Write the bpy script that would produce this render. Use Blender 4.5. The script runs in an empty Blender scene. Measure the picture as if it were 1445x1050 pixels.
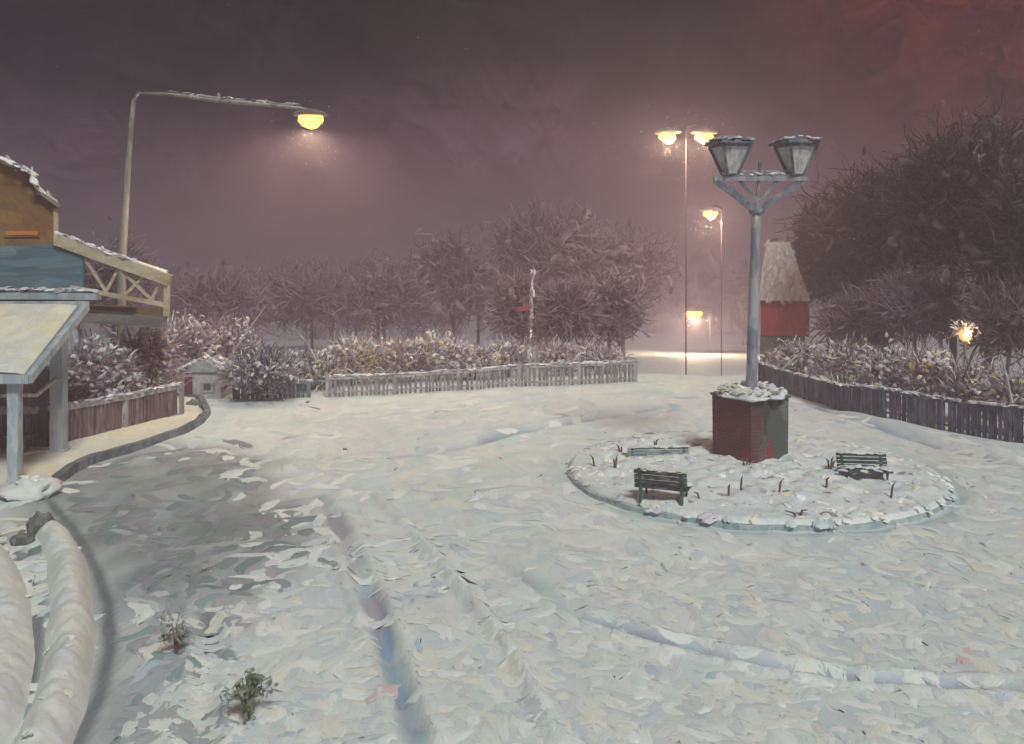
import bpy, math, random
import numpy as np
from mathutils import Vector, Matrix, noise as mnoise

random.seed(82)
rng = np.random.default_rng(82)
scene = bpy.context.scene
C = scene.collection
CAM_H, FOC, HOR, CX = 4.5, 1300.0, 345.0, 722.5
PI = math.pi


def G(px, py):
    """ground point (z = 0 plane) seen at a spot of the picture, in metres"""
    d = CAM_H * FOC / (py - HOR)
    return ((px - CX) * d / FOC, d)


def A(px, py, Y):
    return Vector(((px - CX) * Y / FOC, Y, CAM_H + (HOR - py) * Y / FOC))


def s2l(r, g, b):
    f = lambda c: ((c / 255 + .055) / 1.055) ** 2.4 if c > 10 else c / 255 / 12.92
    return (f(r), f(g), f(b))


# ------------------------------------------------------------------ tagging
def tag(o, label=None, cat=None, group=None, kind=None):
    if label: o['label'] = label
    if cat: o['category'] = cat
    if group: o['group'] = group
    if kind: o['kind'] = kind
    return o


def empty(name, loc, label, cat, group=None, rz=0):
    o = bpy.data.objects.new(name, None)
    C.objects.link(o)
    o.location = loc
    o.rotation_euler = (0, 0, rz)
    o.empty_display_size = .2
    return tag(o, label, cat, group)


# ------------------------------------------------------------------ materials
def new_mat(name):
    m = bpy.data.materials.new(name)
    m.use_nodes = True
    nt = m.node_tree
    for n in list(nt.nodes): nt.nodes.remove(n)
    out = nt.nodes.new('ShaderNodeOutputMaterial')
    b = nt.nodes.new('ShaderNodeBsdfPrincipled')
    nt.links.new(b.outputs[0], out.inputs[0])
    return m, nt, b


def mth(nt, op, a, b=None, clamp=False):
    n = nt.nodes.new('ShaderNodeMath'); n.operation = op; n.use_clamp = clamp
    for i, v in enumerate((a, b)):
        if v is None: continue
        if isinstance(v, (int, float)): n.inputs[i].default_value = v
        else: nt.links.new(v, n.inputs[i])
    return n.outputs[0]


def vmth(nt, op, a, b=None, scale=None):
    n = nt.nodes.new('ShaderNodeVectorMath'); n.operation = op
    for i, v in enumerate((a, b)):
        if v is None: continue
        if isinstance(v, (tuple, list)): n.inputs[i].default_value = v
        else: nt.links.new(v, n.inputs[i])
    if scale is not None: n.inputs['Scale'].default_value = scale
    return n.outputs[0]


def ramp(nt, fac, cols, interp='CONSTANT', pos=None):
    n = nt.nodes.new('ShaderNodeValToRGB')
    cr = n.color_ramp; cr.interpolation = interp
    k = len(cols)
    while len(cr.elements) < k: cr.elements.new(.5)
    for i, c in enumerate(cols):
        cr.elements[i].position = pos[i] if pos else (i / k if interp == 'CONSTANT' else i / (k - 1))
        cr.elements[i].color = (*c, 1)
    nt.links.new(fac, n.inputs[0])
    return n.outputs[0]


def mixc(nt, fac, a, b, mode='MIX'):
    n = nt.nodes.new('ShaderNodeMix'); n.data_type = 'RGBA'; n.blend_type = mode
    for s, v in ((0, fac), (6, a), (7, b)):
        if isinstance(v, (int, float)): n.inputs[s].default_value = v
        elif isinstance(v, (tuple, list)): n.inputs[s].default_value = (*v, 1)
        else: nt.links.new(v, n.inputs[s])
    return n.outputs[2]


def strokes(nt, vec, scale, stretch=(1, 1, 1), axis='Z', bristle=22., turn=PI, warp=.7, base=0., soft=0.):
    """brush-like patches laid in the world: a random colour per patch and bristle lines running along it"""
    mp = vmth(nt, 'MULTIPLY', vec, stretch)
    nz = nt.nodes.new('ShaderNodeTexNoise'); nz.inputs['Scale'].default_value = scale * 1.3
    nz.inputs['Detail'].default_value = 3
    nt.links.new(mp, nz.inputs['Vector'])
    off = vmth(nt, 'SCALE', vmth(nt, 'SUBTRACT', nz.outputs['Color'], (.5, .5, .5)), scale=warp / scale)
    w = vmth(nt, 'ADD', mp, off)
    vo = nt.nodes.new('ShaderNodeTexVoronoi'); vo.inputs['Scale'].default_value = scale
    if soft: vo.feature = 'SMOOTH_F1'; vo.inputs['Smoothness'].default_value = soft
    nt.links.new(w, vo.inputs['Vector'])
    sep = nt.nodes.new('ShaderNodeSeparateColor'); nt.links.new(vo.outputs['Color'], sep.inputs[0])
    loc = vmth(nt, 'SUBTRACT', w, vo.outputs['Position'])
    rt = nt.nodes.new('ShaderNodeVectorRotate'); rt.rotation_type = axis + '_AXIS'
    nt.links.new(loc, rt.inputs['Vector'])
    nt.links.new(mth(nt, 'ADD', mth(nt, 'MULTIPLY', sep.outputs[0], turn), base), rt.inputs['Angle'])
    st = (1.2, bristle, 1.2) if axis == 'Z' else (1.2, 1.2, bristle)
    br = vmth(nt, 'SCALE', vmth(nt, 'MULTIPLY', rt.outputs[0], st), scale=scale)
    br = vmth(nt, 'ADD', br, vmth(nt, 'SCALE', vo.outputs['Color'], scale=37.))
    n2 = nt.nodes.new('ShaderNodeTexNoise'); n2.inputs['Scale'].default_value = 1.0
    n2.inputs['Detail'].default_value = 2
    nt.links.new(br, n2.inputs['Vector'])
    return dict(r=sep.outputs[0], g=sep.outputs[1], b=sep.outputs[2], bristle=n2.outputs['Fac'], dist=vo.outputs['Distance'])


def bump(nt, b, h, strength, dist):
    n = nt.nodes.new('ShaderNodeBump')
    n.inputs['Strength'].default_value = strength
    n.inputs['Distance'].default_value = dist
    nt.links.new(h, n.inputs['Height'])
    nt.links.new(n.outputs[0], b.inputs['Normal'])


def geo_pos(nt):
    n = nt.nodes.new('ShaderNodeNewGeometry')
    return n.outputs['Position']


def obj_pos(nt):
    n = nt.nodes.new('ShaderNodeTexCoord')
    return n.outputs['Object']


def paint(name, cols, scale=3., stretch=(1, 1, .45), rough=.6, bumpd=.012, axis='Y', bvar=.35, turn=.5, base=PI / 2, metal=0, spec=.3):
    """hand-laid surface in a few related colours"""
    m, nt, b = new_mat(name)
    v = obj_pos(nt)
    s = strokes(nt, v, scale, stretch, axis, turn=turn, base=base)
    c = ramp(nt, s['g'], cols)
    c = mixc(nt, .5, c, ramp(nt, strokes(nt, v, scale * 2.7, stretch, axis, turn=turn, base=base)['b'], cols[::-1]))
    k = mth(nt, 'ADD', mth(nt, 'MULTIPLY', s['bristle'], bvar * 2), 1 - bvar)
    g = nt.nodes.new('ShaderNodeCombineColor')
    for i in range(3): nt.links.new(k, g.inputs[i])
    c = mixc(nt, 1., c, g.outputs[0], 'MULTIPLY')
    nt.links.new(c, b.inputs['Base Color'])
    b.inputs['Roughness'].default_value = rough
    b.inputs['Metallic'].default_value = metal
    b.inputs['Specular IOR Level'].default_value = spec
    bump(nt, b, s['bristle'], .8, bumpd)
    return m


def dab_material(name, rough=.65, bvar=.3, bumpd=.02, fibre=4., thr=.5, fringe=.3):
    """thick strokes whose edges break up into separate hairs or crumbs"""
    m, nt, b = new_mat(name)
    a = nt.nodes.new('ShaderNodeAttribute'); a.attribute_name = 'tint'
    u = nt.nodes.new('ShaderNodeAttribute'); u.attribute_name = 'stroke'
    n = nt.nodes.new('ShaderNodeTexNoise'); n.inputs['Scale'].default_value = 1; n.inputs['Detail'].default_value = 2
    nt.links.new(vmth(nt, 'MULTIPLY', u.outputs['Vector'], (.8, fibre, 1)), n.inputs['Vector'])
    k = mth(nt, 'ADD', mth(nt, 'MULTIPLY', n.outputs['Fac'], bvar * 2), 1 - bvar)
    g = nt.nodes.new('ShaderNodeCombineColor')
    for i in range(3): nt.links.new(k, g.inputs[i])
    nt.links.new(mixc(nt, 1., a.outputs['Color'], g.outputs[0], 'MULTIPLY'), b.inputs['Base Color'])
    b.inputs['Roughness'].default_value = rough
    b.inputs['Specular IOR Level'].default_value = .2
    bump(nt, b, n.outputs['Fac'], .7, bumpd)
    sx = nt.nodes.new('ShaderNodeSeparateXYZ'); nt.links.new(u.outputs['Vector'], sx.inputs[0])
    n2 = nt.nodes.new('ShaderNodeTexNoise'); n2.inputs['Scale'].default_value = 1; n2.inputs['Detail'].default_value = 2
    nt.links.new(vmth(nt, 'ADD', vmth(nt, 'MULTIPLY', u.outputs['Vector'], (1.1, fibre, 1)), (9.3, 4.1, .37)), n2.inputs['Vector'])
    e = mth(nt, 'SUBTRACT', 1., mth(nt, 'POWER', mth(nt, 'ABSOLUTE', sx.outputs[0]), 3.))
    f = mth(nt, 'SUBTRACT', 1., mth(nt, 'POWER', mth(nt, 'ABSOLUTE', sx.outputs[1]), 2.))
    val = mth(nt, 'ADD', mth(nt, 'MULTIPLY', mth(nt, 'SUBTRACT', n2.outputs['Fac'], .5), 2.2), mth(nt, 'ADD', mth(nt, 'MULTIPLY', e, fringe), mth(nt, 'MULTIPLY', f, fringe * .8)))
    nt.links.new(mth(nt, 'GREATER_THAN', val, thr), b.inputs['Alpha'])
    return m


def glow(name, col, strength):
    m, nt, b = new_mat(name)
    b.inputs['Base Color'].default_value = (*col, 1)
    b.inputs['Emission Color'].default_value = (*col, 1)
    b.inputs['Emission Strength'].default_value = strength
    return m


# ------------------------------------------------------------------ mesh building
class MB:
    def __init__(s): s.v = []; s.f = []

    def add(s, vs, fs):
        o = len(s.v); s.v += [tuple(v) for v in vs]; s.f += [tuple(i + o for i in f) for f in fs]

    def beam(s, p0, p1, w, h=None, seg=None, jit=.006, up=(0, 0, 1), taper=1.):
        p0, p1 = Vector(p0), Vector(p1); h = h or w
        d = p1 - p0; L = d.length
        if L < 1e-6: return
        d.normalize(); u = Vector(up)
        if abs(d.dot(u)) > .95: u = Vector((0, 1, 0))
        x = d.cross(u).normalized(); y = x.cross(d).normalized()
        seg = seg or max(1, min(14, int(L / .25)))
        vs, fs = [], []
        for i in range(seg + 1):
            t = i / seg; k = 1 + (taper - 1) * t
            c = p0 + d * (L * t)
            for a, b in ((-1, -1), (1, -1), (1, 1), (-1, 1)):
                p = c + x * (a * w / 2 * k) + y * (b * h / 2 * k)
                q = mnoise.noise_vector(p * 3.1) * jit
                vs.append(p + q)
        for i in range(seg):
            for j in range(4):
                a = i * 4 + j; b = i * 4 + (j + 1) % 4
                fs.append((a, b, b + 4, a + 4))
        fs.append((3, 2, 1, 0)); e = seg * 4
        fs.append((e, e + 1, e + 2, e + 3))
        s.add(vs, fs)

    def box(s, x0, x1, y0, y1, z0, z1, jit=.004):
        s.beam(((x0 + x1) / 2, (y0 + y1) / 2, z0), ((x0 + x1) / 2, (y0 + y1) / 2, z1), x1 - x0, y1 - y0, jit=jit, up=(0, 1, 0))

    def tube(s, pts, rad, n=8, jit=0.):
        pts = [Vector(p) for p in pts]
        if not isinstance(rad, (list, tuple)): rad = [rad] * len(pts)
        vs, fs = [], []
        for i, p in enumerate(pts):
            d = (pts[min(i + 1, len(pts) - 1)] - pts[max(i - 1, 0)]).normalized()
            u = Vector((0, 0, 1)) if abs(d.z) < .9 else Vector((0, 1, 0))
            x = d.cross(u).normalized(); y = x.cross(d).normalized()
            for j in range(n):
                a = 2 * PI * j / n
                q = p + (x * math.cos(a) + y * math.sin(a)) * rad[i]
                if jit: q = q + mnoise.noise_vector(q * 2.3) * jit
                vs.append(q)
        for i in range(len(pts) - 1):
            for j in range(n):
                a = i * n + j; b = i * n + (j + 1) % n
                fs.append((a, b, b + n, a + n))
        fs.append(tuple(range(n))[::-1]); e = (len(pts) - 1) * n
        fs.append(tuple(range(e, e + n)))
        s.add(vs, fs)

    def lathe(s, prof, c, n=16, rot=0., jit=0.):
        """prof: (radius, z) from bottom to top"""
        vs, fs = [], []
        for r, z in prof:
            for j in range(n):
                a = rot + 2 * PI * j / n
                q = Vector((c[0] + r * math.cos(a), c[1] + r * math.sin(a), c[2] + z))
                if jit: q = q + mnoise.noise_vector(q * 3) * jit
                vs.append(q)
        for i in range(len(prof) - 1):
            for j in range(n):
                a = i * n + j; b = i * n + (j + 1) % n
                fs.append((a, b, b + n, a + n))
        fs.append(tuple(range(n))[::-1]); e = (len(prof) - 1) * n
        fs.append(tuple(range(e, e + n)))
        s.add(vs, fs)

    def blob(s, c, r, sub=3, amp=.25, fr=1.6, flat=None):
        """lumpy rounded mass; r is a triple"""
        nu, nv = 8 * sub, 4 * sub
        vs, fs = [], []
        for i in range(nv + 1):
            th = PI * i / nv
            for j in range(nu):
                ph = 2 * PI * j / nu
                d = Vector((math.sin(th) * math.cos(ph), math.sin(th) * math.sin(ph), math.cos(th)))
                k = 1 + amp * mnoise.noise(d * fr + Vector(c) * 1.7) + amp * .4 * mnoise.noise(d * fr * 3 + Vector(c))
                q = Vector((c[0] + d.x * r[0] * k, c[1] + d.y * r[1] * k, c[2] + d.z * r[2] * k))
                if flat is not None and q.z < flat: q.z = flat
                vs.append(q)
        for i in range(nv):
            for j in range(nu):
                a = i * nu + j; b = i * nu + (j + 1) % nu
                fs.append((a + nu, b + nu, b, a))
        s.add(vs, fs)

    def poly(s, pts, depth):
        """flat outline of (x, z) pairs in the plane y = depth[0], pushed back to depth[1]"""
        n = len(pts)
        vs = [(x, depth[0], z) for x, z in pts] + [(x, depth[1], z) for x, z in pts]
        fs = [tuple(range(n)), tuple(range(2 * n - 1, n - 1, -1))]
        for i in range(n):
            j = (i + 1) % n
            fs.append((j, i, i + n, j + n))
        s.add(vs, fs)

    def slab(s, q, t):
        """q: four corners counter-clockwise from above, thickness t downwards"""
        q = [Vector(p) for p in q]
        vs = q + [p - Vector((0, 0, t)) for p in q]
        s.add(vs, [(0, 1, 2, 3), (7, 6, 5, 4)] + [((i + 1) % 4, i, i + 4, (i + 1) % 4 + 4) for i in range(4)])

    def build(s, name, mat, parent=None, smooth=False):
        me = bpy.data.meshes.new(name)
        me.from_pydata(s.v, [], s.f)
        me.materials.append(mat)
        if smooth: me.polygons.foreach_set('use_smooth', [True] * len(me.polygons))
        me.update()
        o = bpy.data.objects.new(name, me)
        C.objects.link(o)
        if parent: o.parent = parent
        return o


def norm(a): return a / np.maximum(np.linalg.norm(a, axis=1, keepdims=True), 1e-9)


def dabs(name, c, t, n, L, W, col, mat, parent=None, bulge=.22, curve=.12, droop=0., K=6, surf=None, cols=4):
    """strokes of paint-thick snow or leaves: each a bent, raised strip of its own"""
    c, t, n, col = (np.asarray(a, float) for a in (c, t, n, col))
    N = len(c)
    L = np.broadcast_to(np.asarray(L, float), (N,)); W = np.broadcast_to(np.asarray(W, float), (N,))
    t = norm(t); n = norm(n - t * (n * t).sum(1, keepdims=True)); b = np.cross(n, t)
    u = np.linspace(-1, 1, K); v = np.array([-1., -.35, .35, 1.]) if cols == 4 else np.array([-1., 0., 1.])
    prof = np.sqrt(np.clip(1 - np.abs(u) ** 5, .12, 1))
    cur = rng.uniform(-curve, curve, (N, 1, 1, 1)); tw = rng.uniform(.75, 1.1, (N, 1, cols, 1))
    U = u[None, :, None, None]; V = v[None, None, :, None]; P = prof[None, :, None, None]
    Ls = L[:, None, None, None]; Ws = W[:, None, None, None]
    wob = rng.normal(0, .07, (N, K, cols, 1))
    pos = (c[:, None, None] + t[:, None, None] * (U * Ls / 2 * tw)
           + b[:, None, None] * (V * Ws / 2 * P * (1 + wob) + cur * Ls * (U ** 2 - .33))
           + n[:, None, None] * (bulge * Ws * (1 - V ** 2) * P - droop * Ls * U ** 2 + wob * Ws * .25))
    nv = K * cols
    if surf is not None:  # pressed onto the surface below, only their own thickness standing up
        pos[..., 2] = surf(pos[..., 0], pos[..., 1]) + .001 + (bulge * Ws * (1 - V ** 2) * np.sqrt(np.clip(1 - U ** 2, 0, 1)) + np.abs(wob) * Ws * .06)[..., 0]
    verts = pos.reshape(-1, 3)
    q = np.array([(i * cols + j, (i + 1) * cols + j, (i + 1) * cols + j + 1, i * cols + j + 1) for i in range(K - 1) for j in range(cols - 1)])
    faces = (q[None] + (np.arange(N) * nv)[:, None, None]).reshape(-1, 4)
    me = bpy.data.meshes.new(name)
    me.vertices.add(len(verts)); me.vertices.foreach_set('co', verts.ravel())
    nf = len(faces)
    me.loops.add(nf * 4); me.loops.foreach_set('vertex_index', faces.ravel().astype(np.int32))
    me.polygons.add(nf); me.polygons.foreach_set('loop_start', (np.arange(nf) * 4).astype(np.int32))
    me.update(calc_edges=True)
    me.polygons.foreach_set('use_smooth', np.ones(nf, bool))
    at = me.attributes.new('tint', 'FLOAT_COLOR', 'POINT')
    at.data.foreach_set('color', np.repeat(np.c_[col, np.ones(N)], nv, axis=0).ravel())
    st = me.attributes.new('stroke', 'FLOAT_VECTOR', 'POINT')
    sv = np.zeros((N, K, cols, 3)); sv[..., 0] = u[None, :, None]; sv[..., 1] = v[None, None, :]; sv[..., 2] = (np.arange(N) * 3.7)[:, None, None]
    st.data.foreach_set('vector', sv.ravel())
    me.materials.append(mat)
    me.validate(); me.update()
    o = bpy.data.objects.new(name, me)
    C.objects.link(o)
    if parent: o.parent = parent
    return o


def pick(pal, w, n, var=.08):
    w = np.asarray(w, float); w /= w.sum()
    c = np.asarray(pal)[rng.choice(len(pal), n, p=w)]
    return np.clip(c * rng.uniform(1 - var, 1 + var, (n, 1)) * rng.uniform(1 - var * .4, 1 + var * .4, (n, 3)), 0, .95)


# ------------------------------------------------------------------ ground shape
class VNoise:
    def __init__(s, seed): s.t = np.random.default_rng(seed).uniform(-1, 1, (256, 256))

    def __call__(s, x, y):
        xi = np.floor(x).astype(int); yi = np.floor(y).astype(int)
        fx = x - xi; fy = y - yi; fx = fx * fx * (3 - 2 * fx); fy = fy * fy * (3 - 2 * fy)
        g = lambda a, b: s.t[a % 256, b % 256]
        return (g(xi, yi) * (1 - fx) + g(xi + 1, yi) * fx) * (1 - fy) + (g(xi, yi + 1) * (1 - fx) + g(xi + 1, yi + 1) * fx) * fy


VN = [VNoise(i) for i in range(6)]


def pdist(x, y, pts):
    """distance to an open line through points, and how far along it (0..1)"""
    best = np.full(np.shape(x), 1e9); along = np.zeros(np.shape(x)); n = len(pts) - 1
    for i in range(n):
        (ax, ay), (bx, by) = pts[i], pts[i + 1]
        dx, dy = bx - ax, by - ay
        t = np.clip(((x - ax) * dx + (y - ay) * dy) / (dx * dx + dy * dy), 0, 1)
        d = np.hypot(x - ax - t * dx, y - ay - t * dy)
        m = d < best
        best = np.where(m, d, best); along = np.where(m, (i + t) / n, along)
    return best, along


def inside(x, y, pts):
    r = np.zeros(np.shape(x), bool); n = len(pts)
    for i in range(n):
        (ax, ay), (bx, by) = pts[i], pts[(i + 1) % n]
        c = ((ay > y) != (by > y))
        xx = (bx - ax) * (y - ay) / (by - ay + 1e-12) + ax
        r ^= c & (x < xx)
    return r


sst = lambda a, b, x: (lambda t: t * t * (3 - 2 * t))(np.clip((x - a) / (b - a), 0, 1))
gl = lambda *p: [G(*q) for q in p]
RIGHT_FENCE = [(8.15, 30.3), (8.45, 27.6), (8.95, 25.1), (10.2, 22.9), (11.6, 20.7), (14.4, 17.2), (18, 13.6)]
FAR_RAIL = [(-5.45, 27.2), (-2.6, 28.1), (.84, 29.25), (3.3, 29.9), (4.05, 30.2)]
LEFT_FENCE = [(-13.6, 18.6), (-9.75, 19.6), (-9.15, 21.6), (-8.5, 23.7)]
BED_C, BED_R = (4.69, 18.12), 3.55
KERB = gl((62, 700), (100, 666), (130, 652), (200, 632), (255, 613), (284, 598), (293, 586), (288, 575)) + [(-9.0, 26.6), (-11, 27.2), (-16, 27.5)]
NEAR_KERB = gl((64, 702), (102, 742), (136, 800), (153, 850), (155, 915), (138, 985), (106, 1052)) + [(-3.3, 7.0), (-2.9, 4.5), (-2.8, -6)]
RUT_A = gl((455, 700), (490, 765), (525, 850), (560, 960), (592, 1060))
RUT_B = gl((520, 690), (575, 745), (632, 810), (700, 890), (752, 975), (796, 1060))
RUT_C = gl((700, 790), (820, 868), (925, 902), (1040, 930), (1180, 955), (1330, 968), (1460, 968))
RUT_D = gl((600, 640), (720, 612), (820, 592), (950, 572))
RUT_E = gl((1120, 562), (1200, 588), (1300, 620), (1400, 648), (1500, 672))
RUT_F = gl((500, 590), (650, 570), (800, 558), (900, 552))
GUTTER = gl((-8, 752), (26, 786), (50, 840), (52, 900), (42, 960), (20, 1030), (0, 1080))
SLUSH = gl((100, 672), (210, 640), (310, 642), (360, 690), (400, 750), (350, 810), (270, 860), (215, 930), (200, 1000), (185, 1080), (112, 1080), (142, 985), (157, 915), (152, 850), (112, 760))
TEALRUT = gl((292, 850), (296, 900), (290, 960), (278, 1050), (240, 1120))


def terrain(x, y):
    x = np.asarray(x, float); y = np.asarray(y, float)
    edge = 30.6 + .25 * VN[3](x * .3, y * 0 + 4)
    d = np.maximum(y - edge, 0)
    z = -.132 * d * sst(0, 5, d) - .02 * d
    z = -13 * (1 - np.exp(z / 13.))
    fx = np.interp(y, [13.6, 17.2, 20.7, 22.9, 25.1, 30.3], [18, 14.4, 11.6, 10.2, 8.95, 8.15])
    e = np.maximum(x - fx - .4, 0) * (y < 32) * sst(10, 14, y)
    z = z - .9 * (1 - np.exp(-e / 6.))
    return z


def ground_h(x, y):
    x = np.asarray(x, float); y = np.asarray(y, float)
    z = terrain(x, y)
    near = sst(60, 30, y)
    z = z + near * (.035 * VN[0](x * .55, y * .55) + .018 * VN[1](x * 1.7, y * 1.3) + .010 * VN[2](x * 4.1, y * 2.6))
    z = z + (1 - near) * .5 * VN[4](x * .09, y * .09)
    for pts, w, dep, rim in ((RUT_A, .12, .09, .06), (RUT_B, .10, -.12, -.02), (RUT_C, .11, .055, .05), (RUT_D, .24, .08, .05), (RUT_E, .27, .09, .05), (RUT_F, .22, .06, .04), (TEALRUT, .13, .07, .04)):
        d, a = pdist(x, y, pts)
        k = np.sin(np.clip(a, 0, 1) * PI) ** .4
        z = z - k * dep * np.exp(-(d / w) ** 2) + k * rim * np.exp(-((d - 1.7 * w) / (.55 * w)) ** 2)
    d, _ = pdist(x, y, NEAR_KERB)
    z = z - .03 * np.exp(-(d / .3) ** 2)
    r = np.hypot(x - BED_C[0], y - BED_C[1])
    z = z - .04 * np.exp(-((r - BED_R - .12) / .14) ** 2)
    return z


def hz(x, y): return float(ground_h(np.array([x]), np.array([y]))[0])


# ------------------------------------------------------------------ common colours (real-world base colours)
CREAM, WHITE, MINT, LILAC, BLUEG = (.80, .75, .62), (.84, .83, .78), (.68, .75, .70), (.64, .61, .66), (.56, .62, .66)
MAUVE, DMAUVE, PINK, PLUM, GREY = (.30, .215, .25), (.16, .115, .13), (.44, .33, .36), (.17, .11, .17), (.33, .30, .32)
YEL, OLIVE, DBROWN, DARK = (.85, .62, .16), (.20, .165, .09), (.075, .052, .048), (.05, .045, .05)

DAB = dab_material('loose_snow', .75, .10, .010, 2.6, .34, .45)
LEAF = dab_material('snowy_twigs', .85, .35, .015, 9., .42, .34)

TWG, ntw, btw = new_mat('twig_bark')
atw = ntw.nodes.new('ShaderNodeAttribute'); atw.attribute_name = 'tint'
ntw.links.new(atw.outputs['Color'], btw.inputs['Base Color']); btw.inputs['Roughness'].default_value = .85; btw.inputs['Specular IOR Level'].default_value = .15

# ------------------------------------------------------------------ ground
def axis(lo, a, b, hi, st, grow):
    xs = list(np.arange(a, b, st)); s = st; p = xs[-1]
    while p < hi: s *= grow; p += s; xs.append(p)
    s = st; p = a; left = []
    while p > lo: s *= grow; p -= s; left.append(p)
    return np.array(left[::-1] + xs)


gx = axis(-420, -11.5, 15.5, 420, .065, 1.13)
ya = [-60, -40, -25, -15, -9, -5, -2, 0, 2, 4, 5.5, 6.5, 7.2]; y = 7.6
while y < 36: ya.append(y); y += .045 * max(1, y / 11)
s = .2
while y < 900: ya.append(y); s *= 1.12; y += s
gy = np.array(ya)
X, Y = np.meshgrid(gx, gy)
Z = ground_h(X, Y)
nx, ny = len(gx), len(gy)
me = bpy.data.meshes.new('ground')
vv = np.c_[X.ravel(), Y.ravel(), Z.ravel()]
me.vertices.add(len(vv)); me.vertices.foreach_set('co', vv.ravel())
ii = (np.arange(ny - 1)[:, None] * nx + np.arange(nx - 1)[None]).ravel()
fq = np.c_[ii, ii + 1, ii + nx + 1, ii + nx].astype(np.int32)
me.loops.add(fq.size); me.loops.foreach_set('vertex_index', fq.ravel())
me.polygons.add(len(fq)); me.polygons.foreach_set('loop_start', (np.arange(len(fq)) * 4).astype(np.int32))
me.update(calc_edges=True)
me.polygons.foreach_set('use_smooth', np.ones(len(fq), bool))
xs, ys = vv[:, 0], vv[:, 1]
jx = xs + .25 * VN[1](xs * 1.5, ys * 1.5); jy = ys + .5 * VN[2](xs * 1.5, ys * 1.2)
wet = np.where(inside(jx, jy, SLUSH), 1., 0.)
dS, _ = pdist(jx, jy, SLUSH + SLUSH[:1])
wet = np.where(wet > 0, 1., np.exp(-(dS / .85) ** 2))
wet *= .48 + .36 * sst(9.5, 14.0, ys)
wet *= .95 + .25 * VN[0](xs * 2.2, ys * 1.1)
d, _ = pdist(xs, ys, TEALRUT); wet = np.maximum(wet, .95 * np.exp(-(d / .17) ** 2))
for ln, w in ((NEAR_KERB, .12), (GUTTER, .11)):
    d, _ = pdist(xs, ys, ln); wet = np.maximum(wet, 1.25 * np.exp(-(d / w) ** 2))
rut = np.zeros(len(xs))
for pts, w, k in ((RUT_A, .13, 1.6), (RUT_C, .13, 1.3), (RUT_D, .3, .9), (RUT_E, .32, 1.1), (RUT_F, .26, .6)):
    d, a = pdist(xs, ys, pts)
    rut = np.maximum(rut, k * np.exp(-(d / w) ** 2) * (.75 + .5 * VN[5](xs * 2, ys * 1.1)) * np.sin(np.clip(a, .02, .98) * PI) ** .3)
r = np.hypot(xs - BED_C[0], ys - BED_C[1])
ang = np.arctan2(ys - BED_C[1], xs - BED_C[0])
ice = np.exp(-((r - BED_R - .2) / .25) ** 2) * (.6 + .4 * VN[4](ang * 3 + 9, r))
for nm, val in (('wet', wet), ('rut', rut), ('ice', ice)):
    at = me.attributes.new(nm, 'FLOAT', 'POINT'); at.data.foreach_set('value', np.clip(val, 0, 1.6).astype(np.float32))

m, nt, b = new_mat('trodden_snow')
P = geo_pos(nt)
s1 = strokes(nt, P, .75, (1, .5, 1), 'Z', bristle=7, soft=.3, warp=1.1)
s2 = strokes(nt, P, 2.0, (1, .5, 1), 'Z', bristle=6, soft=.25, warp=1.1)
s3 = strokes(nt, P, 5.5, (1, .55, 1), 'Z', bristle=5)
SN = [(.59, .63, .66), (.80, .80, .74), (.62, .73, .68), (.62, .61, .66), (.80, .76, .64), (.64, .74, .70), (.54, .62, .68), (.85, .86, .80), (.67, .64, .66), (.75, .78, .70)]
c1 = ramp(nt, s1['g'], SN, 'LINEAR')
c2 = ramp(nt, s2['b'], SN[::-1], 'LINEAR')
c3 = ramp(nt, s3['r'], [SN[3], SN[1], SN[6], SN[7], SN[0], SN[2]])
c = mixc(nt, .5, c1, c2); c = mixc(nt, .2, c, c3)
wn = nt.nodes.new('ShaderNodeAttribute'); wn.attribute_name = 'wet'
rn = nt.nodes.new('ShaderNodeAttribute'); rn.attribute_name = 'rut'
inn = nt.nodes.new('ShaderNodeAttribute'); inn.attribute_name = 'ice'
slush = mixc(nt, .2, ramp(nt, s1['b'], [(.20, .215, .225), (.16, .19, .195), (.23, .225, .25), (.15, .20, .20), (.21, .205, .23)], 'LINEAR'), ramp(nt, s3['b'], [(.23, .24, .24), (.13, .16, .16), (.18, .18, .2)]))
rutc = ramp(nt, s2['r'], [(.36, .38, .46), (.28, .38, .50), (.42, .39, .44), (.27, .38, .47)])
brk = lambda a, s, k=.8, b=.45: mth(nt, 'MULTIPLY', a, mth(nt, 'ADD', mth(nt, 'MULTIPLY', s, k), b), clamp=True)
c = mixc(nt, brk(inn.outputs['Fac'], s2['bristle']), c, (.46, .56, .56))
c = mixc(nt, brk(rn.outputs['Fac'], s2['g']), c, rutc)
c = mixc(nt, brk(wn.outputs['Fac'], s2['g'], .2, .82), c, slush)
nt.links.new(c, b.inputs['Base Color'])
b.inputs['Roughness'].default_value = .7
b.inputs['Specular IOR Level'].default_value = .25
hgt = mth(nt, 'ADD', mth(nt, 'MULTIPLY', s2['bristle'], .25), mth(nt, 'ADD', mth(nt, 'MULTIPLY', s1['bristle'], .3), mth(nt, 'MULTIPLY', s3['bristle'], .25)))
fg = nt.nodes.new('ShaderNodeTexNoise'); fg.inputs['Scale'].default_value = 26; fg.inputs['Detail'].default_value = 4; nt.links.new(P, fg.inputs['Vector'])
hgt = mth(nt, 'ADD', hgt, mth(nt, 'MULTIPLY', fg.outputs['Fac'], .5))
bump(nt, b, hgt, .6, .022)
SNOWG = m
me.materials.append(m)
go = bpy.data.objects.new('ground', me); C.objects.link(go)
tag(go, kind='structure')

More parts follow.
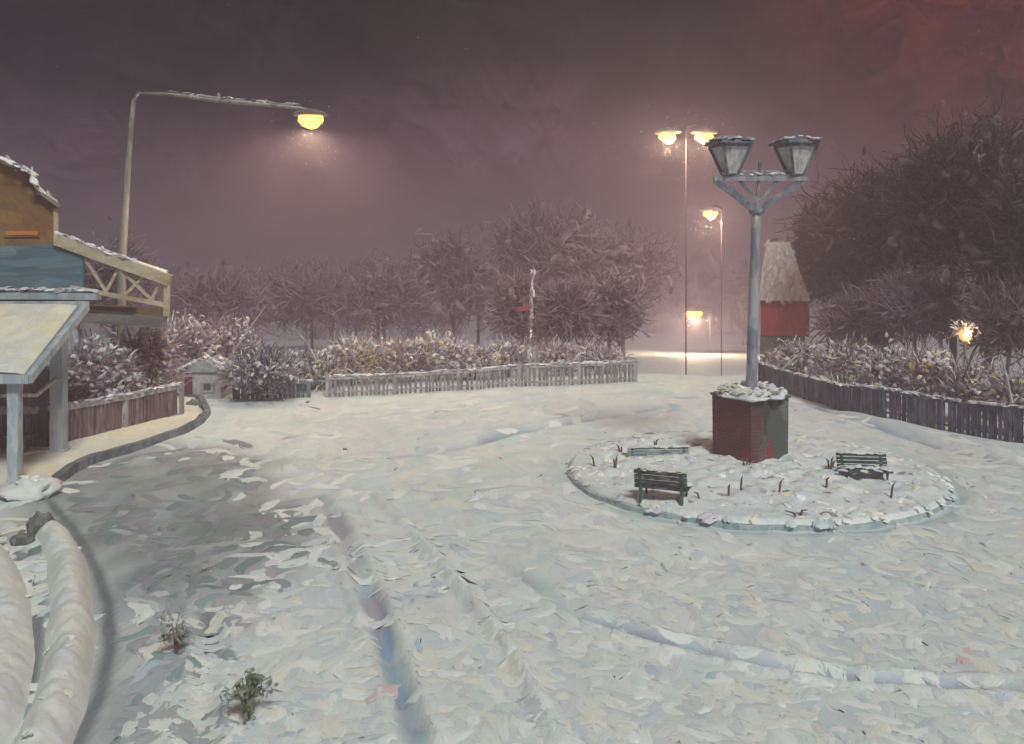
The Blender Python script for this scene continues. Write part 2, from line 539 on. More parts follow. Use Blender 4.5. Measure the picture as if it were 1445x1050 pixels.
# object-space snow for banks, caps and roofs
def snow_mat(name, cols, scale=2.2, bumpd=.03):
    m, nt, b = new_mat(name)
    p = geo_pos(nt)
    a1 = strokes(nt, p, scale, (1, .8, 1), 'Z', bristle=12); a2 = strokes(nt, p, scale * 2.6, (1, .8, 1), 'Z', bristle=9)
    c = mixc(nt, .45, ramp(nt, a1['g'], cols), ramp(nt, a2['b'], cols[::-1]))
    nt.links.new(c, b.inputs['Base Color'])
    b.inputs['Roughness'].default_value = .7; b.inputs['Specular IOR Level'].default_value = .25
    bump(nt, b, mth(nt, 'ADD', a1['bristle'], mth(nt, 'MULTIPLY', a2['bristle'], .5)), .8, bumpd)
    return m


SNOW = snow_mat('banked_snow', [(.74, .74, .70), (.66, .70, .66), (.78, .77, .70), (.68, .68, .68), (.72, .72, .62)], 2.2, .008)
SNOWY = snow_mat('warm_snow', [(.78, .74, .58), (.70, .68, .60), (.80, .76, .62), (.66, .66, .62), (.74, .66, .46)])
SNOWB = snow_mat('bed_snow', [(.78, .79, .75), (.68, .71, .72), (.83, .83, .79), (.72, .71, .71), (.66, .72, .71)], 3.2, .02)

M_LAMP = paint('lamp_iron', [(.30, .29, .33), (.42, .40, .42), (.20, .20, .25), (.48, .44, .40), (.26, .29, .33)], 4, (1, 1, .3), .45, metal=.2)
M_BRACK = paint('bracket_iron', [(.13, .14, .17), (.22, .21, .24), (.10, .14, .18), (.30, .28, .30)], 6, (1, 1, .6), .5)
M_GLASS = paint('frosted_pane', [(.46, .44, .46), (.56, .54, .52), (.34, .33, .36), (.62, .58, .50)], 7, (1, 1, .4), .25, spec=.5)
M_BRICKR = None
M_GREEN = paint('bench_paint', [(.025, .07, .055), (.04, .10, .085), (.02, .05, .045), (.05, .13, .11), (.10, .13, .13)], 9, (.4, 1, 1), .5)
M_BENCHD = paint('dark_slats', [(.03, .05, .048), (.05, .075, .07), (.02, .03, .03), (.16, .18, .18), (.08, .05, .04)], 11, (.5, 1, 1), .5)
M_FENCEL = paint('brown_boards', [(.17, .115, .12), (.22, .15, .155), (.13, .085, .085), (.27, .21, .21), (.10, .06, .045)], 5, (1, 1, .25), .7)
M_RAIL = paint('grey_rail', [(.30, .28, .29), (.40, .38, .38), (.22, .20, .21), (.47, .45, .44)], 5, (1, 1, .3), .6)
M_RAILD = paint('rail_panel', [(.17, .15, .16), (.26, .24, .25), (.12, .105, .12), (.33, .30, .31)], 6, (1, 1, .25), .7)
M_FENCER = paint('slate_boards', [(.065, .07, .10), (.10, .105, .14), (.045, .045, .065), (.17, .18, .22), (.06, .09, .10)], 5, (1, 1, .22), .6)
M_STEEL = paint('shelter_steel', [(.36, .43, .45), (.44, .49, .50), (.30, .36, .40), (.50, .53, .52)], 3, (1, 1, .3), .5)
M_STEELD = paint('shelter_edge', [(.28, .30, .32), (.36, .38, .39), (.22, .24, .27)], 3, (.4, 1, 1), .5)
M_TEAL = paint('teal_fascia', [(.10, .19, .22), (.14, .24, .27), (.08, .15, .18), (.18, .26, .28), (.12, .16, .17)], 1.6, (.3, 1, 1.4), .5, turn=.3, base=0)
M_BEAM = paint('ochre_timber', [(.46, .38, .24), (.54, .46, .32), (.38, .30, .18), (.50, .44, .36)], 4, (.4, 1, 1), .6)
M_SOFFIT = paint('olive_soffit', [(.13, .12, .09), (.18, .165, .13), (.09, .085, .07), (.20, .19, .17)], 2.5, (.3, 1, 1), .6)
M_OCHRE = paint('ochre_wall', [(.20, .115, .035), (.26, .15, .045), (.16, .10, .04), (.30, .19, .06), (.22, .10, .035)], 1.5, (.5, 1, 1), .7)
M_RED = paint('red_boards', [(.30, .035, .04), (.34, .045, .05), (.24, .035, .04), (.28, .055, .06)], 2.5, (1, 1, .35), .6)
M_PALE = paint('pale_render', [(.42, .39, .42), (.50, .47, .48), (.36, .33, .36), (.48, .46, .46)], 4, (1, 1, .6), .7)
M_MAROON = paint('maroon_door', [(.17, .06, .065), (.22, .09, .09), (.13, .05, .06)], 5, (1, 1, .3), .6)
M_BARK = paint('dark_bark', [(.10, .075, .07), (.14, .11, .10), (.07, .05, .05), (.19, .155, .155)], 3, (1, 1, .3), .8)
M_TWIG = paint('brown_twig', [(.13, .085, .075), (.18, .12, .11), (.09, .06, .055)], 6, (1, 1, .3), .8)
M_STONE = paint('dark_stone', [(.11, .11, .10), (.16, .16, .15), (.08, .08, .075), (.22, .23, .22)], 5, (1, 1, 1), .7)
M_KERB = paint('kerb_stone', [(.14, .16, .17), (.20, .22, .23), (.10, .11, .12), (.24, .26, .27), (.09, .13, .13)], 3.5, (1, 1, .6), .6)
M_POLE = paint('galvanised', [(.30, .28, .24), (.40, .38, .33), (.22, .21, .20)], 3, (1, 1, .3), .45, metal=.3)
M_BULB = glow('sodium_bulb', (1., .60, .16), 2.0)
M_BULBF = glow('far_bulb', (1., .62, .17), 2.2)
M_WIN = glow('lit_window', (.45, .15, .03), .12)
M_GLASSD = paint('dark_pane', [(.05, .05, .055), (.08, .08, .085), (.12, .11, .11)], 6, (1, 1, 1), .3, spec=.5)


def brick(name):
    m, nt, b = new_mat(name)
    p = obj_pos(nt)
    n = nt.nodes.new('ShaderNodeTexBrick')
    sx = nt.nodes.new('ShaderNodeSeparateXYZ'); nt.links.new(p, sx.inputs[0])
    cb = nt.nodes.new('ShaderNodeCombineXYZ')
    nt.links.new(mth(nt, 'ADD', sx.outputs[0], sx.outputs[1]), cb.inputs[0]); nt.links.new(sx.outputs[2], cb.inputs[1])
    nt.links.new(cb.outputs[0], n.inputs['Vector'])
    n.inputs['Scale'].default_value = 1.; n.inputs['Brick Width'].default_value = .21; n.inputs['Row Height'].default_value = .072
    n.inputs['Mortar Size'].default_value = .008
    n.inputs['Color1'].default_value = (.15, .035, .036, 1); n.inputs['Color2'].default_value = (.085, .03, .03, 1); n.inputs['Mortar'].default_value = (.13, .07, .065, 1)
    s = strokes(nt, p, 3., (1, 1, .5), 'Y', base=PI / 2, turn=.4)
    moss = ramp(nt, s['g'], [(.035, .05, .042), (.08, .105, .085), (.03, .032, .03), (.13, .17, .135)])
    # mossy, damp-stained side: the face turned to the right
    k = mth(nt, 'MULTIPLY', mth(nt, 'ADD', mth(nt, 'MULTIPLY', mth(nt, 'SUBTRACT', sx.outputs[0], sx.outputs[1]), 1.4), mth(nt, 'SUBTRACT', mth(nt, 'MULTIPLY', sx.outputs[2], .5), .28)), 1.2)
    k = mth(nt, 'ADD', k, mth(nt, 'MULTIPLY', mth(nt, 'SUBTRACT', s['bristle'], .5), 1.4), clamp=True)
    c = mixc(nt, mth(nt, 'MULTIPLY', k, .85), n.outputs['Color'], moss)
    s4 = strokes(nt, p, 5., (1, 1, .5), 'Y', base=PI / 2, turn=.4)
    c = mixc(nt, mth(nt, 'MULTIPLY', mth(nt, 'GREATER_THAN', s4['b'], .8), .7), c, (.26, .035, .05))
    nt.links.new(c, b.inputs['Base Color']); b.inputs['Roughness'].default_value = .75
    bump(nt, b, mth(nt, 'SUBTRACT', mth(nt, 'MULTIPLY', s['bristle'], .6), n.outputs['Fac']), .8, .012)
    return m


M_BRICKR = brick('mossy_brick')


def snow_dabs(name, pts, spread, n, parent, L=(.08, .2), W=(.05, .1), pal=(WHITE, CREAM, LILAC, MINT), w=(3, 2, 2, 1), lift=.02, world_parent=None):
    """loose snow lying along a line of points (local to the parent when there is one)"""
    pts = np.array([tuple(p) for p in pts], float)
    seg = np.linalg.norm(np.diff(pts, axis=0), axis=1); cum = np.r_[0, np.cumsum(seg)]
    t = rng.uniform(0, cum[-1], n); i = np.clip(np.searchsorted(cum, t) - 1, 0, len(seg) - 1)
    f = ((t - cum[i]) / seg[i])[:, None]
    c = pts[i] * (1 - f) + pts[i + 1] * f
    tan = norm(pts[i + 1] - pts[i]) + rng.normal(0, .35, (n, 3)) * (1, 1, .3)
    c = c + rng.normal(0, 1, (n, 3)) * np.asarray(spread) + (0, 0, lift)
    nrm = np.c_[rng.normal(0, .35, (n, 2)), np.ones(n)] + (0, -.25, 0)
    return dabs(name, c, tan, nrm, rng.uniform(*L, n), rng.uniform(*W, n), pick(pal, w, n), DAB, parent, bulge=.4)


# ------------------------------------------------------------------ pavement on the left, with its kerb
def offset_line(pts, d):
    out = []
    for i, p in enumerate(pts):
        a = Vector(pts[max(i - 1, 0)]); c = Vector(pts[min(i + 1, len(pts) - 1)])
        t = (c - a).normalized(); out.append((p[0] - t.y * d, p[1] + t.x * d))
    return out


def dense(pts, st=.25):
    out = []
    for a, b in zip(pts, pts[1:]):
        n = max(1, int(math.hypot(b[0] - a[0], b[1] - a[1]) / st))
        for i in range(n): out.append((a[0] + (b[0] - a[0]) * i / n, a[1] + (b[1] - a[1]) * i / n))
    out.append(pts[-1])
    return out


edge = dense(KERB)
core = offset_line(edge, .16)
pv = MB()
H_P = .15
nE = len(core)
rows = []
for k in range(7):
    t = k / 6
    row = []
    for (x, y) in core:
        tx = -16.0; fx = x + (tx - x) * t
        row.append((fx, y, H_P + .03 + .05 * math.sin(min(1, t * 5) * PI / 2) + .035 * mnoise.noise(Vector((fx * 1.3, y * 1.3, 3))) - (.08 if k == 0 else 0)))
    rows.append(row)
vs = [p for row in rows for p in row]
fs = [(k * nE + i, (k + 1) * nE + i, (k + 1) * nE + i + 1, k * nE + i + 1) for k in range(6) for i in range(nE - 1)]
pv.add(vs, fs)
o = pv.build('pavement', SNOWY, smooth=True); tag(o, kind='structure')
kb = MB()
for a, b2 in zip(edge, edge[1:]):
    kb.beam((a[0], a[1], .03), (b2[0], b2[1], .03), .16, .24 + .02 * random.random(), 1, .008)
o = kb.build('kerb', M_KERB); tag(o, kind='structure')

# snow banks ploughed along the near kerb
def bank(pts, w, h, label, nd):
    ln = dense([G(*p) for p in pts], .05)
    n = len(ln); mb = MB(); K = 25; vs = []
    cx, cy = ln[n // 2]
    for i, (x, y) in enumerate(ln):
        a = Vector(ln[max(i - 1, 0)]); c2 = Vector(ln[min(i + 1, n - 1)]); t = (c2 - a).normalized()
        e = min(1., min(i, n - 1 - i) / 12.) ** .5
        g = hz(x, y)
        for k in range(K):
            u = -1 + 2 * k / (K - 1)
            ww = w * (.55 + .45 * e) * (1 + .12 * mnoise.noise(Vector((x * .8, y * .8, 1.))))
            px, py = x - t.y * u * ww, y + t.x * u * ww
            z = h * e * (max(0, 1 - abs(u) ** 2.)) ** 1.1 * (1 + .35 * mnoise.noise(Vector((x * 1.1 + u * .5, y * 1.1, 5.)))) + (.035 * mnoise.noise(Vector((px * 5, py * 5, 2.))) + .022 * mnoise.noise(Vector((px * 13, py * 13, 2.)))) * (1 - u * u) - .03
            vs.append((px - cx, py - cy, g + z))
    mb.add(vs, [(i * K + k, i * K + k + 1, (i + 1) * K + k + 1, (i + 1) * K + k) for i in range(n - 1) for k in range(K - 1)])
    root = mb.build('snow_bank', SNOW, smooth=True)
    root.location = (cx, cy, 0)
    tag(root, label, 'snow bank', 'snow banks along the near pavement')
    V3 = np.array(vs).reshape(n, K, 3)
    nm = np.cross(np.gradient(V3, axis=1), np.gradient(V3, axis=0)); nm *= np.sign(nm[..., 2:3] + 1e-9)
    i = rng.integers(1, n - 1, nd); k = rng.integers(1, K - 1, nd)
    dd = dabs('loose_snow', V3[i, k] + (0, 0, .006), np.c_[rng.normal(0, .6, nd), rng.normal(0, 1, nd), rng.normal(0, .1, nd)], nm[i, k], rng.uniform(.08, .20, nd), rng.uniform(.05, .12, nd),
              pick([WHITE, MINT, CREAM, (.70, .72, .70), BLUEG], [4, 4, 2, 3, 1], nd, .04), DAB, root, bulge=.16)
    dd['kind'] = 'stuff'
    return root


bank([(66, 740), (92, 790), (100, 850), (99, 920), (84, 990), (58, 1050), (30, 1110)], .27, .26, 'long curved snow bank beside the dark kerb gutter in the bottom left corner', 12)
bank([(-34, 775), (-6, 815), (6, 860), (4, 930), (-14, 1010), (-44, 1090)], .34, .26, 'snow bank cut by the left picture edge, left of the long curved bank', 12)

# trodden strokes of snow pressed into the whole square
N = 2300
cl = []
poly = [tuple(p) for p in KERB] + [(-16, 14)]
while len(cl) < N:
    py = 556 + (1085 - 556) * random.random() ** .8; px = random.uniform(-40, 1490)
    x, y = G(px, py)
    if math.hypot(x - BED_C[0], y - BED_C[1]) < BED_R + .25: continue
    xa, ya_ = np.array([x]), np.array([y])
    if pdist(xa, ya_, RUT_A)[0][0] < .16 or pdist(xa, ya_, RUT_C)[0][0] < .13: continue
    if inside(xa, ya_, poly)[0] or pdist(xa, ya_, NEAR_KERB)[0][0] < .3: continue
    fx = np.interp(y, [13.6, 17.2, 20.7, 22.9, 25.1, 30.3], [18, 14.4, 11.6, 10.2, 8.95, 8.15])
    if (x > fx - .3 and y > 13) or (x < -4.9 and y < 11): continue
    cl.append((x, y))
cl = np.array(cl)
ds, _ = pdist(cl[:, 0], cl[:, 1], SLUSH + SLUSH[:1])
ds = np.where(inside(cl[:, 0], cl[:, 1], SLUSH), -ds, ds)
slushy = rng.normal(0, .45, N) > ds - .12
k = np.clip(cl[:, 1] / 12, .7, 2.2)
ang = rng.normal(PI / 2 + .1, .8, N)
col = pick([(.73, .75, .71), (.81, .82, .78), (.68, .74, .70), (.67, .67, .69), (.62, .67, .70), (.79, .77, .68), (.52, .60, .66), (.68, .54, .52)], [9, 8, 7, 4, 3, 2.5, .4, .1], N, .03)
col[slushy] = pick([(.26, .28, .29), (.31, .33, .34), (.22, .28, .28), (.30, .295, .33), (.40, .41, .42)], [3, 3, 2, 3, 1.5], int(slushy.sum()), .05)
col[slushy & (cl[:, 1] < 12)] *= 1.35
dabs('snow_strokes', np.c_[cl, np.zeros(N)], np.c_[np.cos(ang), np.sin(ang), np.zeros(N)], np.c_[np.zeros((N, 2)), np.ones(N)],
     rng.uniform(.22, .85, N) * k, rng.uniform(.10, .26, N) * k ** .6, col, DAB, bulge=.045, curve=.22, surf=ground_h)
tag(bpy.data.objects['snow_strokes'], 'trodden ridges of loose snow all over the open square', None, None, 'stuff')

# ------------------------------------------------------------------ round bed in the square
bd = MB()
nr, na = 60, 200
vs = []
def bed_h(x, y):
    r = math.hypot(x - BED_C[0], y - BED_C[1]) / BED_R
    dome = .12 + .16 * max(0, 1 - r * r)
    lump = .12 * max(0, mnoise.noise(Vector((x * 1.5, y * 1.5, 7.)))) + .075 * mnoise.noise(Vector((x * 3.4, y * 3.4, 2.))) + .02 * mnoise.noise(Vector((x * 9, y * 9, 4.)))
    return dome + lump * min(1, (1 - r) * 5) if r < 1 else .09 * max(0, 1 - (r - 1) * 14)
for i in range(nr + 1):
    for j in range(na):
        a = 2 * PI * j / na; r = BED_R * (i / nr) ** .8
        x = BED_C[0] + r * math.cos(a); y = BED_C[1] + r * math.sin(a)
        vs.append((x, y, bed_h(x, y) if i < nr else .04))
bd.add(vs, [(i * na + j, (i + 1) * na + j, (i + 1) * na + (j + 1) % na, i * na + (j + 1) % na) for i in range(nr) for j in range(na)])
o = bd.build('roundabout_bed', SNOWB, smooth=True); tag(o, kind='structure')
kb = MB(); vs = []; na = 144
for (dr, z) in ((-.09, -.1), (-.09, .045), (-.03, .055), (.02, .035), (.03, -.1)):
    for j in range(na):
        a = 2 * PI * j / na; R = BED_R + .03 + dr + .05 * mnoise.noise(Vector((math.cos(a) * 5, math.sin(a) * 5, 1)))
        vs.append((BED_C[0] + R * math.cos(a), BED_C[1] + R * math.sin(a), z + .03 * mnoise.noise(Vector((math.cos(a) * 6, math.sin(a) * 6, 4)))))
kb.add(vs, [(i * na + j, i * na + (j + 1) % na, (i + 1) * na + (j + 1) % na, (i + 1) * na + j) for i in range(4) for j in range(na)])
o = kb.build('kerb', paint('bed_kerb', [(.34, .42, .43), (.42, .48, .48), (.26, .36, .37), (.48, .51, .50)], 3, (1, 1, 1), .6)); tag(o, kind='structure')
nb = 420
a = rng.uniform(0, 2 * PI, nb); r = BED_R * np.sqrt(np.where(rng.uniform(0, 1, nb) < .25, rng.uniform(.86, 1.06, nb), rng.uniform(0, .93, nb)))
bx, by = BED_C[0] + r * np.cos(a), BED_C[1] + r * np.sin(a)
bz = np.array([bed_h(x, y) for x, y in zip(bx, by)])
dabs('snow_clumps', np.c_[bx, by, bz + .03], np.c_[rng.normal(0, 1, (nb, 2)), rng.normal(0, .3, nb)], np.c_[rng.normal(0, .5, nb), rng.normal(-.4, .4, nb), np.ones(nb)],
     rng.uniform(.10, .34, nb), rng.uniform(.08, .20, nb), pick([WHITE, CREAM, LILAC, BLUEG, MINT, (.36, .33, .36)], [7, 3, 5, 3, 3, .5], nb), DAB, bulge=.22, surf=np.vectorize(bed_h))
tag(bpy.data.objects['snow_clumps'], 'rough heaped snow over the plants of the round bed', None, None, 'stuff')

# bare twigs poking out of the bed
TW = [(840, 655, 'single leaning brown twig at the left rim of the round bed', [(-.10, .22)]),
      (868, 663, 'short double twig left of the dark bench', [(-.04, .18), (.05, .24)]),
      (876, 640, 'small stub of twig poking up behind the dark bench', [(.04, .12), (-.09, .15)]),
      (990, 704, 'low twig slanting left, right below the dark bench', [(-.14, .12)]),
      (1045, 696, 'long bent brown stem before the brick planter, arching to the right', [(.03, .26), (.32, -.02)]),
      (1028, 702, 'grey broken twig close to the bent stem', [(.02, .2)]),
      (1098, 700, 'forked twig shaped like an upturned V in the bed front', [(.12, .24), (.20, .04), (-.08, .02)]),
      (1172, 672, 'bushy dark tuft of dead stems left of the green bench', [(.04, .24), (-.08, .2), (.12, .18)]),
      (1166, 692, 'thin upright stem below the dark tuft', [(.03, .2)]),
      (1256, 704, 'leaning twig near the right rim of the round bed', [(.10, .26)]),
      (1128, 727, 'flat dead stalk lying near the front rim of the bed', [(-.22, .08), (.1, .13)]),
      (1052, 664, 'dark twigs at the foot of the brick planter', [(-.12, .14), (.10, .16), (.22, .05)]),
      (925, 628, 'dark stem showing through snow left of the snowed-in bench back', [(.06, .16), (-.05, .12)])]
for px, py, lab, brs in TW:
    x, y = G(px, py + 14)
    z = bed_h(x, y)
    mb = MB()
    for dx, dz in brs:
        mb.tube([(0, 0, -.12), (dx * .45, random.uniform(-.05, .05), dz * .75), (dx, random.uniform(-.1, .1), dz)], [.022, .018, .008], 5)
    o = mb.build('dead_twig', M_TWIG); o.location = (x, y, z)
    tag(o, lab, 'twig', 'bare twigs poking through the snow of the bed')

# ------------------------------------------------------------------ brick planter and the lantern post
PX, PY = 4.78, 18.5
root = empty('brick_planter', (PX, PY, .1), 'square red and mossy brick planter heaped with snow at the foot of the lantern post', 'planter', rz=math.radians(32))
hw = .52
mb = MB()
mb.lathe([(hw * 1.414, 0), (hw * 1.414, .4), (hw * 1.42, .9), (hw * 1.43, 1.35)], (0, 0, 0), 4, PI / 4, .008)
mb2 = mb.build('brick_wall', M_BRICKR, root)
# the pattern follows the planter's faces seen from the front
mb2.rotation_euler = (0, 0, 0)
mb = MB(); mb.lathe([(hw * 1.5, 0), (hw * 1.52, .05)], (0, 0, 1.351), 4, PI / 4, .012); mb.build('coping', M_STONE, root)
mb = MB(); mb.blob((0, 0, 1.39), (.66, .66, .15), 4, .35, 2.2, 1.37); sc_ = mb.build('snow_cap', SNOWB, root, True)
q = 130
a = rng.uniform(0, 2 * PI, q); r = .72 * np.sqrt(rng.uniform(.1, 1, q))
sq = np.maximum(np.abs(np.cos(a)), np.abs(np.sin(a)))
dabs('loose_snow', np.c_[r * np.cos(a) * .92, r * np.sin(a) * .92, 1.44 + .1 * (1 - r) + rng.normal(0, .03, q)], np.c_[rng.normal(0, 1, (q, 2)), rng.normal(0, .4, q)], np.c_[rng.normal(0, .7, (q, 2)), np.ones(q)],
     rng.uniform(.1, .3, q), rng.uniform(.06, .13, q), pick([WHITE, CREAM, LILAC, GREY], [4, 3, 3, 1], q), DAB, sc_, bulge=.4)

LX, LY = 4.90, 18.55
root = empty('lantern_post', (LX, LY, .326), 'tall grey iron post with twin square lanterns on a V bracket in the round bed', 'lamp post')
root.scale = (.9275,) * 3
lean = .06
mb = MB()
mb.tube([(-.10, 0, 1.0), (-.10, 0, 1.5), (-.085, 0, 1.55), (-.04, 0, 3.2), (.02, 0, 5.0), (.03, 0, 5.25)], [.15, .145, .125, .115, .105, .10], 10, .01)
mb.build('pole', M_LAMP, root, True)
mb = MB(); mb.lathe([(.13, 0), (.17, .03), (.17, .08), (.13, .11)], (.03, 0, 5.16), 10); mb.build('collar', M_BRACK, root)
apex = Vector((.03, 0, 5.22)); zc = 5.93
lc = [(-.55, .0), (.88, .0)]
br = empty  # bracket is one mesh
mb = MB()
mb.beam(apex, (-.86, 0, zc - .02), .10, .15); mb.beam(apex, (1.06, 0, zc - .02), .10, .15)
mb.beam((.03, 0, 5.25), (.10, 0, 6.28), .06, .06)
mb.beam(apex + Vector((.02, .0, .22)), (-.38, 0, zc), .05, .07); mb.beam(apex + Vector((.06, .0, .22)), (.52, 0, zc), .05, .07)
mb.build('bracket', M_BRACK, root)
mb = MB(); mb.beam((-.90, 0, zc), (1.12, 0, zc), .13, .10); mb.beam((-.72, 0, zc + .16), (.98, 0, zc + .16), .05, .05); mb.build('crossbar', M_LAMP, root)
ls = snow_dabs('snow_cap', [(-.7, 0, zc + .07), (1.0, 0, zc + .07)], (0, .03, .01), 40, root, (.08, .22), (.05, .09), (LILAC, WHITE, BLUEG), (3, 2, 2))
for i, (x, yy) in enumerate(lc):
    ln = MB()
    ln.lathe([(.14, 0), (.18, .04)], (x, 0, zc + .06), 4, PI / 4 + .25); 
    # corner bars of the tapering frame
    zb, zt, rb, rtp = zc + .08, zc + .70, .17, .46
    for k in range(4):
        a = PI / 4 + .25 + k * PI / 2
        ln.beam((x + rb * math.cos(a), rb * math.sin(a), zb), (x + rtp * math.cos(a), rtp * math.sin(a), zt), .05, .05, 3, .004)
        a2 = a + PI / 2
        ln.beam((x + rtp * math.cos(a), rtp * math.sin(a), zt), (x + rtp * math.cos(a2), rtp * math.sin(a2), zt), .05, .06, 3, .004)
        am = a + PI / 4
    lo = ln.build('lantern', M_BRACK, root)
    g = MB(); g.lathe([(rb * .93, zb + .01), (rtp * .93, zt - .02)], (x, 0, 0), 4, PI / 4 + .25); g.build('glass_pane', M_GLASS, lo)
    g = MB(); g.lathe([(rtp * 1.26, zt + .035), (rtp * 1.28, zt + .07), (rtp * .95, zt + .13), (rtp * .35, zt + .22), (.05, zt + .26)], (x, 0, 0), 4, PI / 4 + .25, .006); g.build('lantern_cap', M_BRACK, lo)
    q = 44
    c = np.c_[x + rng.uniform(-.42, .42, q), rng.uniform(-.42, .42, q), np.zeros(q)]
    c[:, 2] = zt + .23 - .27 * np.maximum(np.abs(c[:, 0] - x), np.abs(c[:, 1])) + .0
    dabs('snow_cover', c, np.c_[rng.normal(0, 1, (q, 2)), rng.normal(0, .1, q)], np.c_[(c[:, :2] - (x, 0)) * .6, np.ones(q)], rng.uniform(.12, .3, q), rng.uniform(.06, .12, q), pick([LILAC, GREY, WHITE, CREAM], [4, 4, 1, 1], q), DAB, lo, bulge=.3)


# ------------------------------------------------------------------ benches
def bench(loc, rz, label, mat, length=.95, snow=60, sink=0., hb=.78):
    root = empty('park_bench', (*loc, ), label, 'bench', 'benches on the round bed', rz)
    l = length / 2
    mb = MB()
    for k in range(4):
        z = .42 + k * .095
        mb.beam((-l, .02 + k * .025, z), (l, .02 + k * .025, z), .035, .072, None, .01)
    mb.build('backrest', mat, root)
    mb = MB()
    for k in range(3): mb.beam((-l, -.10 - k * .13, .40), (l, -.10 - k * .13, .40), .11, .035, None, .008)
    mb.build('seat', mat, root)
    for sx in (-1, 1):
        mb = MB(); x = sx * (l - .10)
        mb.tube([(x, .05, -.1), (x, .02, .40), (x, .12, hb)], [.032, .032, .026], 6)
        mb.build('leg', M_GREEN, root)
        mb = MB(); mb.tube([(x, -.40, -.1), (x, -.38, .38), (x, .02, .372)], [.032, .032, .024], 6); mb.build('leg', M_GREEN, root)
    if snow:
        sn = snow_dabs('snow_cover', [(-l, -.22, .43), (l, -.22, .43)], (.02, .09, .015), snow, root, (.1, .24), (.06, .12))
        snow_dabs('snow_cover', [(-l, .1, .74), (l, .1, .74)], (.01, .02, .01), snow // 2, root, (.08, .2), (.04, .08))
    return root


x, y = (2.52, 15.55)
bench((x, y, bed_h(x, y) - .10), math.radians(180 - 22), 'dark slatted bench with green legs at the left of the round bed', M_BENCHD, .90, 40).scale = (1, 1, .88)
x, y = (6.50, 17.1)
bench((x, y, bed_h(x, y) - .12), math.radians(-8), 'green bench sunk in snow on the right of the round bed', M_GREEN, .90, 34).scale = (1, 1, .66)
x, y = (2.95, 18.5)
bench((x, y, bed_h(x, y) - .24), math.radians(4), 'snowed-in bench with a teal end left of the brick planter', paint('faded_teal', [(.25, .34, .35), (.08, .22, .21), (.40, .42, .44)], 7, (.5, 1, 1), .6), 1.25, 420).scale = (1, 1, .55)


# ------------------------------------------------------------------ fences
def fence(name, label, cat, line, heights, bay, panel_mat, post_mat, slat=.09, gap=.03, rail=True, snowpal=None, post_h=.1, snow_n=26, thick=.035, top=.06):
    ln = dense(line, .1); L = [0]
    for a, b2 in zip(ln, ln[1:]): L.append(L[-1] + math.hypot(b2[0] - a[0], b2[1] - a[1]))
    tot = L[-1]
    at = lambda s: (float(np.interp(s, L, [p[0] for p in ln])), float(np.interp(s, L, [p[1] for p in ln])))
    ht = lambda s: float(np.interp(s / tot, np.linspace(0, 1, len(heights)), heights))
    ox, oy = at(tot / 2)
    root = empty(name, (ox, oy, 0), label, cat)
    P3 = lambda s, z: (at(s)[0] - ox, at(s)[1] - oy, z)
    nb = max(1, round(tot / bay)); bl = tot / nb
    for i in range(nb + 1):
        s = i * bl; h = ht(s); g = hz(*at(s))
        mb = MB(); mb.beam(P3(s, g - .2), P3(s, g + h + post_h * random.uniform(.5, 1.3)), .10, .10, None, .008, (0, 1, 0)); mb.build('post', post_mat, root)
    for i in range(nb):
        s0, s1 = i * bl + .06, (i + 1) * bl - .06
        mb = MB(); s = s0
        while s + slat <= s1:
            w = slat * random.uniform(.75, 1.15); sm = s + w / 2; g = hz(*at(sm))
            h = ht(sm)
            a = Vector(P3(s, 0)); d = (Vector(P3(s + w, 0)) - a).normalized()
            up = d.cross(Vector((0, 0, 1)))
            mb.beam(P3(sm, g - .05), P3(sm + random.uniform(-.01, .01), g + h - .05), w, thick, 3, .006, tuple(up))
            s += w + gap * random.uniform(.5, 1.8)
        pn = mb.build('picket_panel', panel_mat, root)
        mb = MB(); low = MB(); st = 6
        for k in range(st):
            a, c = s0 - .06 + (s1 - s0 + .12) * k / st, s0 - .06 + (s1 - s0 + .12) * (k + 1) / st
            mb.beam(P3(a, hz(*at(a)) + ht(a) - .02), P3(c, hz(*at(c)) + ht(c) - .02), .09, top, 1, .006)
            if rail:
                p, q2 = Vector(P3(a, hz(*at(a)) + .14)), Vector(P3(c, hz(*at(c)) + .14))
                low.beam(p, q2, .06, .05, 1, .006)
        mb.build('rail', post_mat, root)
        if rail: low.build('lower_rail', post_mat, root)
    pts = [P3(s, hz(*at(s)) + ht(s) + .02) for s in np.linspace(0, tot, 24)]
    pal, w = snowpal or ((WHITE, CREAM, LILAC), (3, 2, 2))
    snow_dabs('snow_cap', pts, (.02, .025, .012), int(snow_n * tot), root, (.14, .4), (.06, .1), pal, w)
    return root


